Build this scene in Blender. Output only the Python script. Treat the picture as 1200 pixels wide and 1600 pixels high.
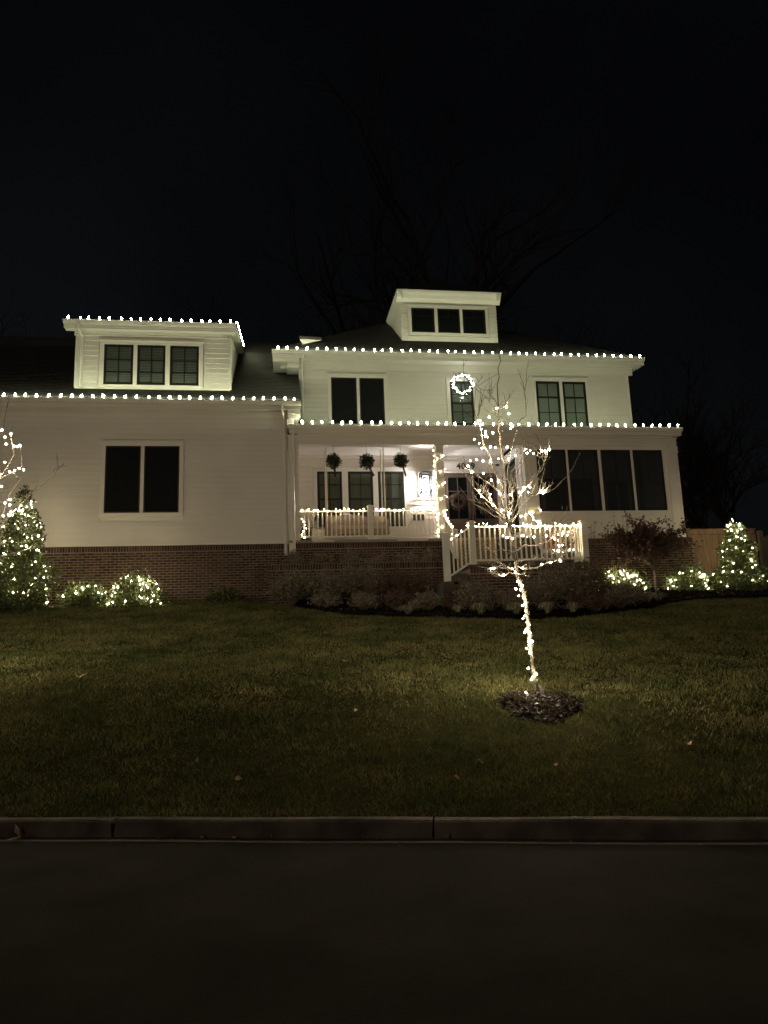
import bpy, math, random
from mathutils import Vector, Matrix
import numpy as np
R = math.radians
S = bpy.context.scene
for o in list(S.objects):
    bpy.data.objects.remove(o)

# ---------------------------------------------------------------- camera
cam_d = bpy.data.cameras.new('camera')
cam = bpy.data.objects.new('camera', cam_d)
S.collection.objects.link(cam)
cam_d.sensor_fit = 'VERTICAL'; cam_d.sensor_height = 36.0; cam_d.sensor_width = 27.0
cam_d.lens = 25.99
cam_d.clip_start = 0.05; cam_d.clip_end = 3000
CAM = Matrix(((0.98921, 0.00846, -0.14629), (-0.14231, -0.18268, -0.97282), (-0.03495, 0.98314, -0.17951)))
cam.rotation_euler = CAM.to_euler()
cam.location = (0, 0, 1.6)
S.camera = cam
S.render.resolution_x = 768; S.render.resolution_y = 1024

# ---------------------------------------------------------------- sky, moon-like sun standing in for the street light
SUN_EL, SUN_AZ = 17.0, -38.0     # degrees; azimuth measured from straight behind the camera
w = bpy.data.worlds.new('World'); S.world = w; w.use_nodes = True
nt = w.node_tree; nt.nodes.clear()
wo = nt.nodes.new('ShaderNodeOutputWorld'); bg = nt.nodes.new('ShaderNodeBackground')
sk = nt.nodes.new('ShaderNodeTexSky'); sk.sky_type = 'NISHITA'; sk.sun_disc = False
sk.sun_elevation = R(SUN_EL); sk.sun_rotation = R(180 + SUN_AZ)
sk.altitude = 100; sk.dust_density = 2.0
hs = nt.nodes.new('ShaderNodeHueSaturation'); hs.inputs['Saturation'].default_value = 0.42
bg.inputs['Strength'].default_value = 0.0009
nt.links.new(sk.outputs[0], hs.inputs['Color'])
wt = nt.nodes.new('ShaderNodeTexCoord'); wn = nt.nodes.new('ShaderNodeTexNoise'); wn.inputs['Scale'].default_value = 2.2; wn.inputs['Detail'].default_value = 5
wr = nt.nodes.new('ShaderNodeMapRange'); wr.inputs['From Min'].default_value = 0.3; wr.inputs['From Max'].default_value = 0.7; wr.inputs['To Min'].default_value = 0.55; wr.inputs['To Max'].default_value = 1.5
wm = nt.nodes.new('ShaderNodeVectorMath'); wm.operation = 'SCALE'      # thin uneven night cloud
nt.links.new(wt.outputs['Generated'], wn.inputs['Vector']); nt.links.new(wn.outputs['Fac'], wr.inputs['Value']); nt.links.new(hs.outputs[0], wm.inputs[0]); nt.links.new(wr.outputs[0], wm.inputs['Scale'])
nt.links.new(wm.outputs[0], bg.inputs['Color']); nt.links.new(bg.outputs[0], wo.inputs[0])
sun_d = bpy.data.lights.new('sun', 'SUN'); sun_d.energy = 0.225; sun_d.angle = R(20); sun_d.color = (1.0, 0.74, 0.52)
sun = bpy.data.objects.new('sun', sun_d); S.collection.objects.link(sun)
sun.location = (0, -30, 40)
sdir = Vector((math.sin(R(SUN_AZ)) * math.cos(R(SUN_EL)) * -1, math.cos(R(SUN_AZ)) * math.cos(R(SUN_EL)), -math.sin(R(SUN_EL))))
sun.rotation_euler = sdir.to_track_quat('-Z', 'Y').to_euler()
S.view_settings.view_transform = 'Standard'; S.view_settings.look = 'None'
S.view_settings.exposure = 0; S.view_settings.gamma = 1; S.view_settings.use_curve_mapping = False
S.cycles.use_denoising = True
S.cycles.max_bounces = 8; S.cycles.diffuse_bounces = 5; S.cycles.glossy_bounces = 3
S.cycles.transparent_max_bounces = 12; S.cycles.transmission_bounces = 4
S.cycles.caustics_reflective = False; S.cycles.caustics_refractive = False
S.cycles.sample_clamp_indirect = 3.0
BULB_BIG, BULB_MINI, BULB_WREATH, LANTERN = 235.0, 270.0, 36.0, 390.0

# ---------------------------------------------------------------- materials
def _nodes(name):
    m = bpy.data.materials.new(name); m.use_nodes = True
    return m, m.node_tree, m.node_tree.nodes['Principled BSDF']

def mat(name, col, rough=0.6, var=0.0, scale=3.0, bump=0.0, bscale=40.0, spec=0.5, col2=None, stretch=None, metal=0.0):
    m, t, b = _nodes(name)
    b.inputs['Roughness'].default_value = rough
    b.inputs['Specular IOR Level'].default_value = spec
    b.inputs['Metallic'].default_value = metal
    tc = t.nodes.new('ShaderNodeTexCoord'); out = tc.outputs['Object']
    if stretch:
        mp = t.nodes.new('ShaderNodeMapping'); mp.inputs['Scale'].default_value = stretch
        t.links.new(out, mp.inputs['Vector']); out = mp.outputs[0]
    if var > 0 or col2:
        n = t.nodes.new('ShaderNodeTexNoise'); n.inputs['Scale'].default_value = scale; n.inputs['Detail'].default_value = 6
        t.links.new(out, n.inputs['Vector'])
        r = t.nodes.new('ShaderNodeValToRGB')
        c2 = col2 or tuple(min(1, c * (1 + var)) for c in col); c1 = col if col2 else tuple(c * (1 - var) for c in col)
        r.color_ramp.elements[0].position = 0.32; r.color_ramp.elements[0].color = (*c1, 1)
        r.color_ramp.elements[1].position = 0.68; r.color_ramp.elements[1].color = (*c2, 1)
        t.links.new(n.outputs['Fac'], r.inputs[0]); t.links.new(r.outputs[0], b.inputs['Base Color'])
    else:
        b.inputs['Base Color'].default_value = (*col, 1)
    if bump > 0:
        n2 = t.nodes.new('ShaderNodeTexNoise'); n2.inputs['Scale'].default_value = bscale; n2.inputs['Detail'].default_value = 5
        bp = t.nodes.new('ShaderNodeBump'); bp.inputs['Strength'].default_value = bump; bp.inputs['Distance'].default_value = 0.02
        t.links.new(out, n2.inputs['Vector']); t.links.new(n2.outputs['Fac'], bp.inputs['Height']); t.links.new(bp.outputs[0], b.inputs['Normal'])
    return m

def obj_random(m, c1, c2):
    """base colour varies from one object to the next"""
    t = m.node_tree; b = t.nodes['Principled BSDF']
    oi = t.nodes.new('ShaderNodeObjectInfo'); r = t.nodes.new('ShaderNodeValToRGB')
    r.color_ramp.elements[0].color = (*c1, 1); r.color_ramp.elements[1].color = (*c2, 1)
    t.links.new(oi.outputs['Random'], r.inputs[0]); t.links.new(r.outputs[0], b.inputs['Base Color'])
    return m

def emit(name, col, strength):
    m = bpy.data.materials.new(name); m.use_nodes = True; t = m.node_tree; t.nodes.clear()
    o = t.nodes.new('ShaderNodeOutputMaterial'); e = t.nodes.new('ShaderNodeEmission')
    e.inputs['Color'].default_value = (*col, 1); e.inputs['Strength'].default_value = strength
    t.links.new(e.outputs[0], o.inputs[0]); return m

def glass(name, clear, tint=(0.9, 0.95, 0.95), gloss=0.06, rough=0.03, grey=None):
    """thin window glass: mostly see-through with a weak mirror; grey adds an insect screen's dark mesh"""
    m = bpy.data.materials.new(name); m.use_nodes = True; t = m.node_tree; t.nodes.clear()
    o = t.nodes.new('ShaderNodeOutputMaterial'); tr = t.nodes.new('ShaderNodeBsdfTransparent')
    tr.inputs['Color'].default_value = (*[c * clear for c in tint], 1)
    g = t.nodes.new('ShaderNodeBsdfGlossy'); g.inputs['Roughness'].default_value = rough
    lw = t.nodes.new('ShaderNodeLayerWeight'); lw.inputs['Blend'].default_value = 0.25
    ma = t.nodes.new('ShaderNodeMath'); ma.operation = 'MULTIPLY_ADD'; ma.inputs[1].default_value = 0.5; ma.inputs[2].default_value = gloss
    mx = t.nodes.new('ShaderNodeMixShader')
    t.links.new(lw.outputs['Fresnel'], ma.inputs[0]); t.links.new(ma.outputs[0], mx.inputs[0])
    base = tr.outputs[0]
    if grey:
        d = t.nodes.new('ShaderNodeBsdfDiffuse'); d.inputs['Color'].default_value = (*grey, 1)
        m2 = t.nodes.new('ShaderNodeMixShader'); m2.inputs[0].default_value = 0.45
        t.links.new(tr.outputs[0], m2.inputs[1]); t.links.new(d.outputs[0], m2.inputs[2]); base = m2.outputs[0]
    t.links.new(base, mx.inputs[1]); t.links.new(g.outputs[0], mx.inputs[2]); t.links.new(mx.outputs[0], o.inputs[0])
    return m

M = {}
M['siding'] = mat('white_siding_paint', (0.74, 0.73, 0.70), 0.55, 0.04, 0.8, 0.05, 18)
M['trim'] = mat('white_trim_paint', (0.78, 0.77, 0.74), 0.45, 0.03, 1.2, 0.02, 20)
M['porch_paint'] = mat('white_porch_paint', (0.86, 0.83, 0.82), 0.5, 0.03, 1.5)
M['vinyl'] = mat('white_rail_vinyl', (0.78, 0.77, 0.73), 0.35, 0.03, 2.0)
M['gutter'] = mat('white_gutter_metal', (0.76, 0.75, 0.72), 0.35, 0.04, 2.0)
M['black'] = mat('black_sash_paint', (0.012, 0.012, 0.013), 0.4)
M['dark_room'] = mat('dark_room', (0.012, 0.013, 0.015), 0.9)
M['glass'] = glass('window_glass', 0.90, gloss=0.03)
M['screen'] = glass('dark_screen_glass', 0.45, tint=(0.85, 0.9, 1.0), gloss=0.02, rough=0.1, grey=(0.030, 0.033, 0.036))
M['screen_mesh'] = glass('porch_insect_screen', 0.85, gloss=0.02, rough=0.15, grey=(0.042, 0.044, 0.048))
M['blind'] = mat('pale_blind', (0.50, 0.51, 0.45), 0.7, 0.06, 2.0)
M['curtain'] = mat('cream_curtain', (0.26, 0.25, 0.19), 0.9, 0.12, 3.0, stretch=(6, 1, 0.5))
M['shingle'] = mat('dark_roof_shingles', (0.014, 0.015, 0.0145), 0.85, 0.45, 9.0, 0.7, 30)
M['brick'] = obj_random(mat('red_brown_brick', (0.2, 0.09, 0.06), 0.85, 0.0, 3, 0.35, 60), (0.042, 0.024, 0.019), (0.105, 0.056, 0.042))
M['brick_mass'] = mat('red_brown_brick_joined', (0.046, 0.026, 0.020), 0.85, 0.0, 4.2, 0.35, 60, col2=(0.098, 0.053, 0.040))
M['mortar'] = mat('mortar', (0.30, 0.25, 0.205), 0.9, 0.15, 8, 0.3, 60)
M['door'] = mat('stained_door_wood', (0.105, 0.075, 0.065), 0.4, 0.2, 2.0, 0.08, 20, stretch=(8, 8, 0.6))
M['bluestone'] = mat('dark_step_stone', (0.085, 0.078, 0.070), 0.8, 0.2, 5, 0.2, 30)
M['deck'] = mat('grey_deck_boards', (0.32, 0.29, 0.26), 0.7, 0.15, 4)
M['concrete'] = mat('kerb_concrete', (0.108, 0.096, 0.086), 0.95, 0.5, 3.0, 0.6, 40, spec=0.1)
M['gutter_pan'] = mat('gutter_pan_concrete', (0.11, 0.094, 0.08), 0.92, 0.3, 3.0, 0.4, 60)
M['asphalt'] = mat('worn_asphalt', (0.019, 0.0155, 0.0135), 0.95, 0.4, 1.3, 0.9, 120, spec=0.08)
M['soil'] = mat('lawn_soil', (0.022, 0.022, 0.010), 0.95, 0.3, 3.0, 0.3, 30, spec=0.0)
M['mulch'] = mat('dark_mulch', (0.016, 0.012, 0.0095), 0.9, 0.5, 12.0, 0.9, 45, spec=0.0)
M['mulch_chip'] = mat('mulch_chip', (0.014, 0.010, 0.0075), 0.5, 0.5, 20.0, spec=0.12)
M['bark'] = mat('young_tree_bark', (0.052, 0.043, 0.034), 0.75, 0.25, 12, 0.4, 60)
M['dark_bark'] = mat('dark_distant_bark', (0.010, 0.0095, 0.009), 0.95)
M['holly'] = mat('glossy_evergreen_leaf', (0.078, 0.105, 0.036), 0.32, 0.45, 5)
M['shrub_leaf'] = mat('grey_green_shrub_leaf', (0.21, 0.185, 0.145), 0.7, 0.35, 6)
M['dry_leaf'] = mat('dry_brown_leaf', (0.105, 0.060, 0.045), 0.75, 0.4, 6)
M['orange_leaf'] = mat('dry_orange_leaf', (0.34, 0.13, 0.05), 0.7, 0.3, 8)
M['twig'] = mat('shrub_twig', (0.15, 0.12, 0.09), 0.85, 0.3, 8)
M['strap_leaf'] = mat('strap_grass_leaf', (0.30, 0.28, 0.20), 0.6, 0.3, 6)
M['wreath_green'] = mat('wreath_needles', (0.030, 0.042, 0.022), 0.6, 0.4, 12)
M['fir_ball'] = mat('boxwood_ball_leaf', (0.022, 0.040, 0.016), 0.55, 0.4, 12)
M['ribbon'] = mat('dark_red_ribbon', (0.055, 0.006, 0.008), 0.45)
M['rope'] = mat('white_rope', (0.62, 0.58, 0.50), 0.9, 0.1, 30)
M['swing_wood'] = mat('tan_swing_wood', (0.42, 0.32, 0.22), 0.6, 0.15, 3, stretch=(1, 8, 8))
M['cushion'] = mat('cream_cushion', (0.62, 0.52, 0.40), 0.9, 0.06, 4)
M['floral'] = mat('floral_pillow', (0.66, 0.60, 0.55), 0.9, 0.0, 26, col2=(0.30, 0.17, 0.15))
M['lattice'] = mat('tan_lattice_wood', (0.46, 0.31, 0.16), 0.7, 0.15, 4)
M['fence'] = mat('tan_cedar_boards', (0.24, 0.16, 0.10), 0.8, 0.3, 1.6, 0.2, 20, stretch=(9, 9, 0.7))
M['old_fence'] = mat('weathered_grey_boards', (0.11, 0.092, 0.078), 0.85, 0.25, 1.6, stretch=(9, 9, 0.7))
M['iron'] = mat('black_iron', (0.012, 0.012, 0.012), 0.45, metal=0.3)
M['lantern_glass'] = glass('lantern_glass', 0.97, gloss=0.01)
M['wire'] = mat('green_wire', (0.015, 0.025, 0.015), 0.6)
M['number'] = mat('black_numerals', (0.012, 0.011, 0.011), 0.5)
M['pot'] = mat('dark_glazed_pot', (0.05, 0.05, 0.055), 0.35, 0.2, 5)
M['white_box'] = mat('white_planter_box', (0.66, 0.61, 0.53), 0.5)
M['grey_leaf'] = mat('grey_conifer_leaf', (0.13, 0.14, 0.12), 0.8, 0.3, 10)
M['dead_leaf'] = mat('fallen_leaf', (0.36, 0.23, 0.13), 0.7, 0.35, 25)
M['bulb_big'] = emit('warm_white_bulb', (0.97, 1.0, 0.60), BULB_BIG)
M['bulb_mini'] = emit('amber_white_mini_bulb', (1.0, 0.74, 0.40), BULB_MINI)
M['bulb_tree'] = emit('amber_white_tree_bulb', (1.0, 0.82, 0.52), 1200.0)
M['bulb_wrap'] = emit('amber_white_wrap_bulb', (1.0, 0.76, 0.42), 95.0)
M['bulb_bush'] = emit('amber_white_bush_bulb', (1.0, 0.82, 0.48), 230.0)
M['trunk_bark'] = mat('dark_young_trunk_bark', (0.020, 0.016, 0.013), 0.85, 0.35, 14, 0.5, 60, spec=0.2)
M['bulb_wreath'] = emit('cool_white_mini_bulb', (1.0, 0.98, 0.80), BULB_WREATH)
M['lamp'] = emit('lantern_bulb', (1.0, 0.86, 0.80), LANTERN)

def leaf_shade(m, spread=0.6):
    """each leaf its own tone (islands differ at random)"""
    t = m.node_tree; b = t.nodes['Principled BSDF']
    g = t.nodes.new('ShaderNodeNewGeometry'); mr = t.nodes.new('ShaderNodeMapRange')
    mr.inputs['To Min'].default_value = 1 - spread; mr.inputs['To Max'].default_value = 1 + spread
    t.links.new(g.outputs['Random Per Island'], mr.inputs['Value'])
    src = b.inputs['Base Color'].links[0].from_socket
    vm = t.nodes.new('ShaderNodeVectorMath'); vm.operation = 'SCALE'
    t.links.new(src, vm.inputs[0]); t.links.new(mr.outputs[0], vm.inputs['Scale']); t.links.new(vm.outputs[0], b.inputs['Base Color'])
for k in ('holly', 'shrub_leaf', 'dry_leaf', 'orange_leaf', 'strap_leaf', 'fir_ball', 'wreath_green', 'mulch_chip', 'brick_mass'):
    leaf_shade(M[k])

def grass_mat():
    m, t, b = _nodes('lawn_grass_blades')
    b.inputs['Roughness'].default_value = 0.9; b.inputs['Specular IOR Level'].default_value = 0.0
    tc = t.nodes.new('ShaderNodeTexCoord')
    n = t.nodes.new('ShaderNodeTexNoise'); n.inputs['Scale'].default_value = 0.9; n.inputs['Detail'].default_value = 7; n.inputs['Roughness'].default_value = 0.65
    t.links.new(tc.outputs['Object'], n.inputs['Vector'])
    r = t.nodes.new('ShaderNodeValToRGB'); e = r.color_ramp.elements
    e[0].position = 0.30; e[0].color = (0.052, 0.078, 0.028, 1); e[1].position = 0.70; e[1].color = (0.230, 0.208, 0.100, 1)
    t.links.new(n.outputs['Fac'], r.inputs[0])
    g = t.nodes.new('ShaderNodeNewGeometry'); mr = t.nodes.new('ShaderNodeMapRange')
    mr.inputs['To Min'].default_value = 0.45; mr.inputs['To Max'].default_value = 1.5
    t.links.new(g.outputs['Random Per Island'], mr.inputs['Value'])
    vm = t.nodes.new('ShaderNodeVectorMath'); vm.operation = 'SCALE'
    t.links.new(r.outputs[0], vm.inputs[0]); t.links.new(mr.outputs[0], vm.inputs['Scale']); t.links.new(vm.outputs[0], b.inputs['Base Color'])
    tl = t.nodes.new('ShaderNodeBsdfTranslucent'); mx = t.nodes.new('ShaderNodeMixShader'); mx.inputs[0].default_value = 0.12   # thin blades let light through
    t.links.new(vm.outputs[0], tl.inputs['Color']); t.links.new(b.outputs[0], mx.inputs[1]); t.links.new(tl.outputs[0], mx.inputs[2])
    t.links.new(mx.outputs[0], t.nodes['Material Output'].inputs[0])
    return m
M['grass'] = grass_mat()

# ---------------------------------------------------------------- mesh helpers
class MB:
    def __init__(s): s.v = []; s.f = []
    def add(s, vs, fs):
        n = len(s.v); s.v += [tuple(p) for p in vs]; s.f += [tuple(i + n for i in f) for f in fs]; return s
    def box(s, x0, x1, y0, y1, z0, z1):
        vs = [(x0, y0, z0), (x1, y0, z0), (x1, y1, z0), (x0, y1, z0), (x0, y0, z1), (x1, y0, z1), (x1, y1, z1), (x0, y1, z1)]
        return s.add(vs, [(0, 3, 2, 1), (4, 5, 6, 7), (0, 1, 5, 4), (1, 2, 6, 5), (2, 3, 7, 6), (3, 0, 4, 7)])
    def plank_x(s, x0, x1, yf, z0, z1, t0=0.030, t1=0.006, back=0.012):
        """lapped board facing -Y: thick at the bottom edge"""
        vs = [(x0, yf - t0, z0), (x1, yf - t0, z0), (x1, yf + back, z0), (x0, yf + back, z0), (x0, yf - t1, z1), (x1, yf - t1, z1), (x1, yf + back, z1), (x0, yf + back, z1)]
        return s.add(vs, [(0, 3, 2, 1), (4, 5, 6, 7), (0, 1, 5, 4), (1, 2, 6, 5), (2, 3, 7, 6), (3, 0, 4, 7)])
    def plank_y(s, y0, y1, xf, z0, z1, sgn=-1, t0=0.026, t1=0.008, back=0.012):
        """lapped board facing sgn*X"""
        a, b, c = xf + sgn * t0, xf + sgn * t1, xf - sgn * back
        vs = [(a, y0, z0), (a, y1, z0), (c, y1, z0), (c, y0, z0), (b, y0, z1), (b, y1, z1), (c, y1, z1), (c, y0, z1)]
        return s.add(vs, [(0, 3, 2, 1), (4, 5, 6, 7), (0, 1, 5, 4), (1, 2, 6, 5), (2, 3, 7, 6), (3, 0, 4, 7)])
    def prism_x(s, prof, x0, x1):
        n = len(prof); vs = [(x0, y, z) for y, z in prof] + [(x1, y, z) for y, z in prof]
        return s.add(vs, [tuple(range(n))[::-1], tuple(range(n, 2 * n))] + [(i, (i + 1) % n, (i + 1) % n + n, i + n) for i in range(n)])
    def prism_y(s, prof, y0, y1):
        n = len(prof); vs = [(x, y0, z) for x, z in prof] + [(x, y1, z) for x, z in prof]
        return s.add(vs, [tuple(range(n))[::-1], tuple(range(n, 2 * n))] + [(i, (i + 1) % n, (i + 1) % n + n, i + n) for i in range(n)])
    def tube(s, pts, rad, sides=5, cap=True):
        pts = [Vector(p) for p in pts]
        if not hasattr(rad, '__len__'): rad = [rad] * len(pts)
        vs = []; up = Vector((0.31, 0.17, 0.93))
        for i, p in enumerate(pts):
            d = pts[min(i + 1, len(pts) - 1)] - pts[max(i - 1, 0)]
            d = d.normalized() if d.length > 1e-9 else Vector((0, 0, 1))
            a = d.cross(up)
            if a.length < 0.1: a = d.cross(Vector((1, 0, 0)))
            a.normalize(); b = d.cross(a)
            for k in range(sides):
                t = 2 * math.pi * k / sides
                vs.append(p + (a * math.cos(t) + b * math.sin(t)) * rad[i])
        fs = []
        for i in range(len(pts) - 1):
            for k in range(sides):
                a0 = i * sides + k; a1 = i * sides + (k + 1) % sides
                fs.append((a0, a1, a1 + sides, a0 + sides))
        if cap:
            fs.append(tuple(range(sides))[::-1]); n = (len(pts) - 1) * sides; fs.append(tuple(range(n, n + sides)))
        return s.add(vs, fs)
    def lathe(s, c, prof, seg=12):
        """prof: (radius, z) from the bottom up, turned about the vertical through c"""
        vs = []
        for r, z in prof:
            for k in range(seg):
                t = 2 * math.pi * k / seg; vs.append((c[0] + r * math.cos(t), c[1] + r * math.sin(t), c[2] + z))
        fs = []
        for i in range(len(prof) - 1):
            for k in range(seg):
                a0 = i * seg + k; a1 = i * seg + (k + 1) % seg; fs.append((a0, a1, a1 + seg, a0 + seg))
        fs.append(tuple(range(seg))[::-1]); n = (len(prof) - 1) * seg; fs.append(tuple(range(n, n + seg)))
        return s.add(vs, fs)
    def leaf(s, p, size, rng, nrm=None, ratio=0.5):
        """one folded leaf of two triangles pairs"""
        if nrm is None: d = Vector((rng.gauss(0, 1), rng.gauss(0, 1), rng.gauss(0, 1)))
        else: d = Vector(nrm) + 0.75 * Vector((rng.gauss(0, 1), rng.gauss(0, 1), rng.gauss(0, 1)))
        if d.length < 1e-6: d = Vector((0, 0, 1))
        d.normalize(); a = d.cross(Vector((rng.gauss(0, 1), rng.gauss(0, 1), rng.gauss(0, 1))))
        if a.length < 1e-6: a = d.orthogonal()
        a.normalize(); p = Vector(p); b = d * size; a = a * size * ratio * 0.5; u = a.cross(b).normalized() * size * 0.12
        return s.add([p, p + b * 0.5 + a + u, p + b, p + b * 0.5 - a + u], [(0, 1, 2), (0, 2, 3)])

def origin(o):
    v = Vector((0, 0, 0))
    while o is not None: v += o.location; o = o.parent
    return v

def obj(name, mb, m, parent=None, smooth=False, at=None):
    """one mesh object; the builder's vertices are in world metres"""
    base = origin(parent) if parent else Vector((0, 0, 0))
    loc = Vector(at) - base if at is not None else Vector((0, 0, 0))
    off = base + loc
    me = bpy.data.meshes.new(name)
    me.from_pydata([(v[0] - off[0], v[1] - off[1], v[2] - off[2]) for v in mb.v], [], mb.f)
    me.materials.append(m)
    if smooth: me.polygons.foreach_set('use_smooth', [True] * len(me.polygons))
    me.update()
    o = bpy.data.objects.new(name, me); S.collection.objects.link(o)
    o.location = loc
    if parent: o.parent = parent
    return o

def inst(name, me, at, parent, rot=None, scale=None):
    o = bpy.data.objects.new(name, me); S.collection.objects.link(o)
    o.location = Vector(at) - origin(parent); o.parent = parent
    if rot: o.rotation_euler = rot
    if scale: o.scale = scale
    return o

def tag(o, label, cat, group=None):
    o['label'] = label; o['category'] = cat
    if group: o['group'] = group
    return o

def thing(name, loc, label, cat, group=None):
    o = bpy.data.objects.new(name, None); S.collection.objects.link(o); o.location = loc
    o.empty_display_size = 0.2
    return tag(o, label, cat, group)

def structure(o): o['kind'] = 'structure'; return o
def stuff(o): o['kind'] = 'stuff'; return o

def mesh_of(mb, name, m, smooth=False):
    me = bpy.data.meshes.new(name); me.from_pydata(mb.v, [], mb.f); me.materials.append(m)
    if smooth: me.polygons.foreach_set('use_smooth', [True] * len(me.polygons))
    return me

def lawn_z(x, y):
    s = (x - 0.91) * 0.2982 + (y - 6.71) * 0.9547
    plane = 2.3 + 0.17 * (min(y, 23.8) - 18.5)
    t = max(0.0, min(1.0, s / 4.0)); t = t * t * (3 - 2 * t) * 0.6 + t * 0.4
    return 0.15 + (plane - 0.15) * t

KD = Vector((0.9545, -0.2982, 0)); KN = Vector((0.2982, 0.9545, 0)); K0 = Vector((0.91, 6.71, 0))
def kp(t, s, z): p = K0 + KD * t + KN * s; return (p.x, p.y, z)
rng = random.Random(7)

# ---------------------------------------------------------------- ground, road, kerb
mb = MB(); mb.add([(-1500, -1500, -0.35), (1500, -1500, -0.35), (1500, 1500, -0.35), (-1500, 1500, -0.35)], [(0, 1, 2, 3)])
structure(obj('ground', mb, M['soil']))

mb = MB()
us = [-400, -120] + [-60 + 1.0 * i for i in range(121)] + [120, 400]
ss = [0.0, 0.15, 0.3] + [0.6 + 0.4 * i for i in range(56)] + [24, 26, 30, 40, 70, 150, 400]
for sv in ss:
    for u in us:
        p = K0 + KD * u + KN * sv
        z = lawn_z(p.x, p.y)
        if sv > 0.2: z += 0.022 * math.sin(p.x * 1.3 + 0.7 * p.y) * math.sin(p.y * 1.1 - 0.4 * p.x)
        mb.v.append((p.x, p.y, max(z, 0.14)))
nu = len(us)
for i in range(len(ss) - 1):
    for j in range(nu - 1):
        a = i * nu + j; mb.f.append((a, a + 1, a + nu + 1, a + nu))
structure(obj('lawn', mb, M['soil'], smooth=True))

mb = MB(); mb.add([kp(-400, -0.27, 0.008), kp(-400, -11, 0.0), kp(400, -11, 0.0), kp(400, -0.27, 0.008)], [(0, 1, 2, 3)])
structure(obj('road', mb, M['asphalt']))
mb = MB(); mb.add([kp(-400, -11.0, 0.02), kp(-400, -400, 0.3), kp(400, -400, 0.3), kp(400, -11.0, 0.02)], [(0, 1, 2, 3)])
structure(obj('far_verge', mb, M['soil']))

# kerb: separate cast stones with open joints, and a gutter pan in front
kerb = bpy.data.objects.new('kerb', None); S.collection.objects.link(kerb); kerb.location = kp(0, 0, 0); structure(kerb)
def kerb_stone(t0, t1, chip=0.0):
    prof = [(0.02, -0.2), (0.02, 0.145), (0.0, 0.155), (-0.085, 0.152), (-0.11, 0.135), (-0.135, 0.012), (-0.135, -0.2)]
    b = MB(); nseg = max(2, int((t1 - t0) / 0.35)); n = len(prof)
    for i in range(nseg + 1):
        t = t0 + (t1 - t0) * i / nseg
        for k, (s, z) in enumerate(prof):
            e = chip if (i == nseg and 2 < k < 5) else 0.0
            j = 0.004 * math.sin(t * 3.1 + k) if 0 < k < 5 else 0
            b.v.append(kp(t - e, s, z + j - (e * 0.4 if e else 0)))
    for i in range(nseg):
        for k in range(n): a = i * n + k; c = i * n + (k + 1) % n; b.f.append((a, a + n, c + n, c))
    b.f.append(tuple(range(n))); b.f.append(tuple(range(nseg * n, nseg * n + n))[::-1])
    return obj('kerb_stone', b, M['concrete'], kerb)
kts = [-14.8, -11.75, -8.7, -5.66, -2.44, 0.44, 3.5, 6.5, 9.5, 12.5]
for a, c in zip(kts[:-1], kts[1:]):
    kerb_stone(a + 0.009, c - 0.009, 0.03 if abs(c + 2.44) < 0.01 else 0.0)
mb = MB(); n = 60
for i in range(n + 1):
    t = -16 + 30 * i / n
    for s, z in ((-0.128, 0.012), (-0.17, 0.010), (-0.25, 0.012), (-0.28, 0.012), (-0.28, -0.1)):
        mb.v.append(kp(t, s, z + 0.003 * math.sin(t * 2.3)))
for i in range(n):
    for k in range(4): a = i * 5 + k; mb.f.append((a, a + 1, a + 6, a + 5))
obj('gutter_pan', mb, M['gutter_pan'], kerb)

# planting bed: a low mulch mound from its front edge back to the house
bed_front = [(-0.21, 24.0, 3.25), (0.71, 21.28, 2.77), (1.51, 19.9, 2.54), (2.12, 19.21, 2.42), (3.03, 18.61, 2.32), (4.54, 18.02, 2.22), (6.21, 17.63, 2.15), (7.36, 17.62, 2.15), (8.55, 17.98, 2.21), (10.88, 19.63, 2.49), (12.66, 20.59, 2.65), (14.77, 20.62, 2.66)] + [(17.5, 21.4, 2.79)]
mb = MB(); NB = 10
for i in range(len(bed_front) - 1):
    for k in range(4):
        f = k / 4
        p = [bed_front[i][q] * (1 - f) + bed_front[i + 1][q] * f for q in range(2)]
        p[1] += rng.uniform(-0.06, 0.06)
        for j in range(NB + 1):
            g = j / NB; y = p[1] + (24.3 - p[1]) * g; x = p[0]
            mb.v.append((x, y, lawn_z(x, y) + (0.09 * min(1, g * 6) + rng.uniform(-0.012, 0.018) if j else -0.03)))
nr = NB + 1
for i in range(len(mb.v) // nr - 1):
    for j in range(NB): a = i * nr + j; mb.f.append((a, a + nr, a + nr + 1, a + 1))
structure(obj('mulch_bed', mb, M['mulch'], smooth=True))
def bed_edge_y(x):
    for a, b in zip(bed_front[:-1], bed_front[1:]):
        if a[0] <= x <= b[0]: return a[1] + (b[1] - a[1]) * (x - a[0]) / max(1e-6, b[0] - a[0])
    return 99.0
mb = MB()
for i in range(5200):
    x = rng.uniform(-0.2, 16.0); y0 = bed_edge_y(x); y = y0 + (rng.random() ** 1.6) * min(4.5, max(0.2, 23.4 - y0))
    z = lawn_z(x, y) + 0.10; a = rng.uniform(0, 6.28); l = rng.uniform(0.02, 0.06); wd = l * rng.uniform(0.2, 0.5)
    dx, dy = math.cos(a) * l, math.sin(a) * l; ex, ey = -math.sin(a) * wd, math.cos(a) * wd; t = rng.uniform(-0.02, 0.03)
    mb.add([(x - dx, y - dy, z - 0.01), (x + ex, y + ey, z + 0.01), (x + dx, y + dy, z + t), (x - ex, y - ey, z)], [(0, 1, 2), (0, 2, 3)])
stuff(obj('mulch_chips', mb, M['mulch_chip']))

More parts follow.
